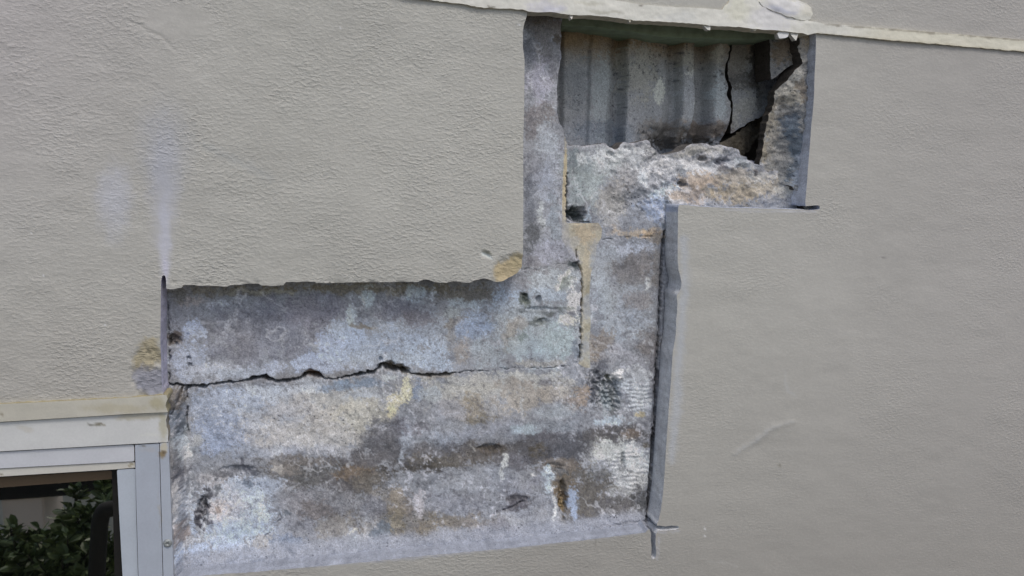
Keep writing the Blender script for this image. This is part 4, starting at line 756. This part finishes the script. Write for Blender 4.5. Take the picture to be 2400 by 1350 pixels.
# house across the path
hs = empty('house', 'pale rendered house with a porch across the path, behind the camera', 'house', (-2.5, -5, 0))
M_HW = mat_flat('house_render', (.72, .76, .70), .9, .06, 2); M_HE = mat_flat('dark_eave', (.014, .013, .011), .8, .2, 5); M_HC = mat_flat('cream_pillar', (.78, .70, .60), .8, .06, 3)
def box(name, lo, hi_, mat, parent, bev=0.0):
    import bmesh
    bm = bmesh.new(); bmesh.ops.create_cube(bm, size=1)
    for q in bm.verts: q.co = Vector([lo[i] + (q.co[i] + .5) * (hi_[i] - lo[i]) for i in range(3)])
    if bev: bmesh.ops.bevel(bm, geom=list(bm.edges), offset=bev, segments=2, affect='EDGES')
    me = D.meshes.new(name); bm.to_mesh(me); bm.free(); me.materials.append(mat)
    return add(name, me, parent)
e = mirror_pt(130, 1190, 4.6); a = mirror_pt(2, 1170, 3.4); b2 = mirror_pt(100, 1168, 3.4)
box('wall', (-8, -5.2, 0), (2.5, -4.6, e.z + .3), M_HW, hs)
box('porch_beam', (-8, -3.72, a.z), (2.5, -3.38, a.z + .62), M_HE, hs)
box('pillar', (a.x, -3.75, 0), (b2.x, -3.4, a.z - .002), M_HC, hs, .008)
box('plinth', (-8, -4.6, 0), (2.5, -4.5, .45), M_HE, hs)
# shrub
def leafmat():
    m, t, p = newmat('glossy_leaf'); v0 = mapping(t); g = noise(t, v0, 14, 2, .5)
    mx = N(t, 'ShaderNodeMix', data_type='RGBA'); t.links.new(rng(t, g, .35, .65, 0, 1), mx.inputs[0]); mx.inputs[6].default_value = (.04, .07, .02, 1); mx.inputs[7].default_value = (.11, .15, .05, 1)
    t.links.new(mx.outputs[2], p.inputs['Base Color']); p.inputs['Roughness'].default_value = .4
    return m
M_LF = leafmat(); M_BK2 = mat_flat('bark', (.03, .025, .02), .9, .3, 30)
def shrub(name, clumps, label, seed, root):
    r_ = random.Random(seed); Vx = []; Fx = []; SV = []; SF = []
    def leaf(c, d, s_):
        side = d.cross(Vector((r_.uniform(-1, 1), r_.uniform(-1, 1), r_.uniform(-1, 1)))).normalized(); up_ = side.cross(d)
        k = len(Vx); 
        for (t_, w_, l_) in ((0, 0, 0), (.4, .21, .05), (.75, .19, .03), (1, 0, -.05), (.75, -.19, .03), (.4, -.21, .05)):
            Vx.append(c + d * (t_ * s_) + side * (w_ * s_) + up_ * (l_ * s_))
        Fx.append((k, k + 1, k + 2, k + 3)); Fx.append((k, k + 3, k + 4, k + 5))
    def stick(p0, p1, ra, rb_):
        d = (p1 - p0).normalized(); s1_ = d.orthogonal().normalized(); s2_ = d.cross(s1_); k = len(SV)
        for c, rad in ((p0, ra), (p1, rb_)):
            for q in range(5): an = q * 2 * math.pi / 5; SV.append(c + s1_ * math.cos(an) * rad + s2_ * math.sin(an) * rad)
        for q in range(5): SF.append((k + q, k + (q + 1) % 5, k + 5 + (q + 1) % 5, k + 5 + q))
    for (c, R2, nr) in clumps:
        stick(root, c, .012, .006)
        for _ in range(nr):
            d = Vector((r_.gauss(0, 1), r_.gauss(0, 1), r_.gauss(.2, 1))).normalized(); c1 = c + d * R2 * (r_.random() ** .5)
            ax = (d + Vector((0, 0, .9))).normalized(); stick(c1 - ax * .07, c1, .003, .002)
            for q in range(r_.randint(6, 9)):                      # whorl of leaves at the shoot tip
                an = q * 2.4; o_ = ax.orthogonal().normalized(); o2 = ax.cross(o_)
                dd = (o_ * math.cos(an) + o2 * math.sin(an) + ax * r_.uniform(.2, .9)).normalized(); leaf(c1 - ax * .02 * (q % 3), dd, r_.uniform(.045, .075))
    e_ = empty(name, label, 'shrub', root)
    me = D.meshes.new('foliage'); me.from_pydata([tuple(q) for q in Vx], [], Fx); me.materials.append(M_LF); add('foliage', me, e_)
    me = D.meshes.new('branches'); me.from_pydata([tuple(q) for q in SV], [], SF); me.materials.append(M_BK2); add('branches', me, e_)
cl = []
for (u, vv, ds, R2, nr) in ((60, 1340, 2.1, .17, 34), (130, 1305, 2.0, .15, 30), (5, 1300, 2.2, .09, 12), (200, 1240, 2.1, .13, 26), (238, 1290, 2.0, .14, 24), (158, 1225, 2.2, .07, 7), (240, 1180, 2.2, .07, 8), (178, 1165, 2.3, .04, 4), (150, 1350, 1.9, .20, 40), (230, 1350, 2.0, .18, 34), (15, 1370, 2.0, .16, 26), (85, 1258, 2.2, .05, 6), (25, 1245, 2.2, .03, 3), (245, 1152, 2.3, .05, 5), (40, 1440, 2.0, .3, 60), (200, 1440, 2.0, .3, 60)):
    cl.append((mirror_pt(u, vv, ds), R2, nr))
rt_ = mirror_pt(150, 1500, 2.1); shrub('leafy_shrub', cl, 'leafy evergreen shrub in front of the window, behind the camera', 5, Vector((rt_.x, rt_.y, 0)))
# dark bent drainpipe in front of the shrub
def tube(name, pts, r0, mat):
    cu = D.curves.new(name, 'CURVE'); cu.dimensions = '3D'; cu.bevel_depth = r0; cu.bevel_resolution = 5
    sp = cu.splines.new('NURBS'); sp.points.add(len(pts) - 1); sp.order_u = 3; sp.use_endpoint_u = True
    for i, p_ in enumerate(pts): sp.points[i].co = (*p_, 1)
    o = D.objects.new(name, cu); COL.objects.link(o); bpy.context.view_layer.update()
    me = D.meshes.new_from_object(o.evaluated_get(bpy.context.evaluated_depsgraph_get())); D.objects.remove(o)
    me.materials.append(mat); return me
b0 = mirror_pt(262, 1192, 1.7); b1 = mirror_pt(236, 1198, 1.7); b3 = mirror_pt(230, 1280, 1.7); b4 = mirror_pt(222, 1420, 1.7)
pm_ = tube('drain_pipe', [b0 + Vector((.5, -.1, .05)), b0, b1, b3, b4, Vector((b4.x, b4.y, 0))], .032, M_HE)
tag(add('drain_pipe', pm_), 'black bent pipe rising in front of the shrub, behind the camera', 'pipe')
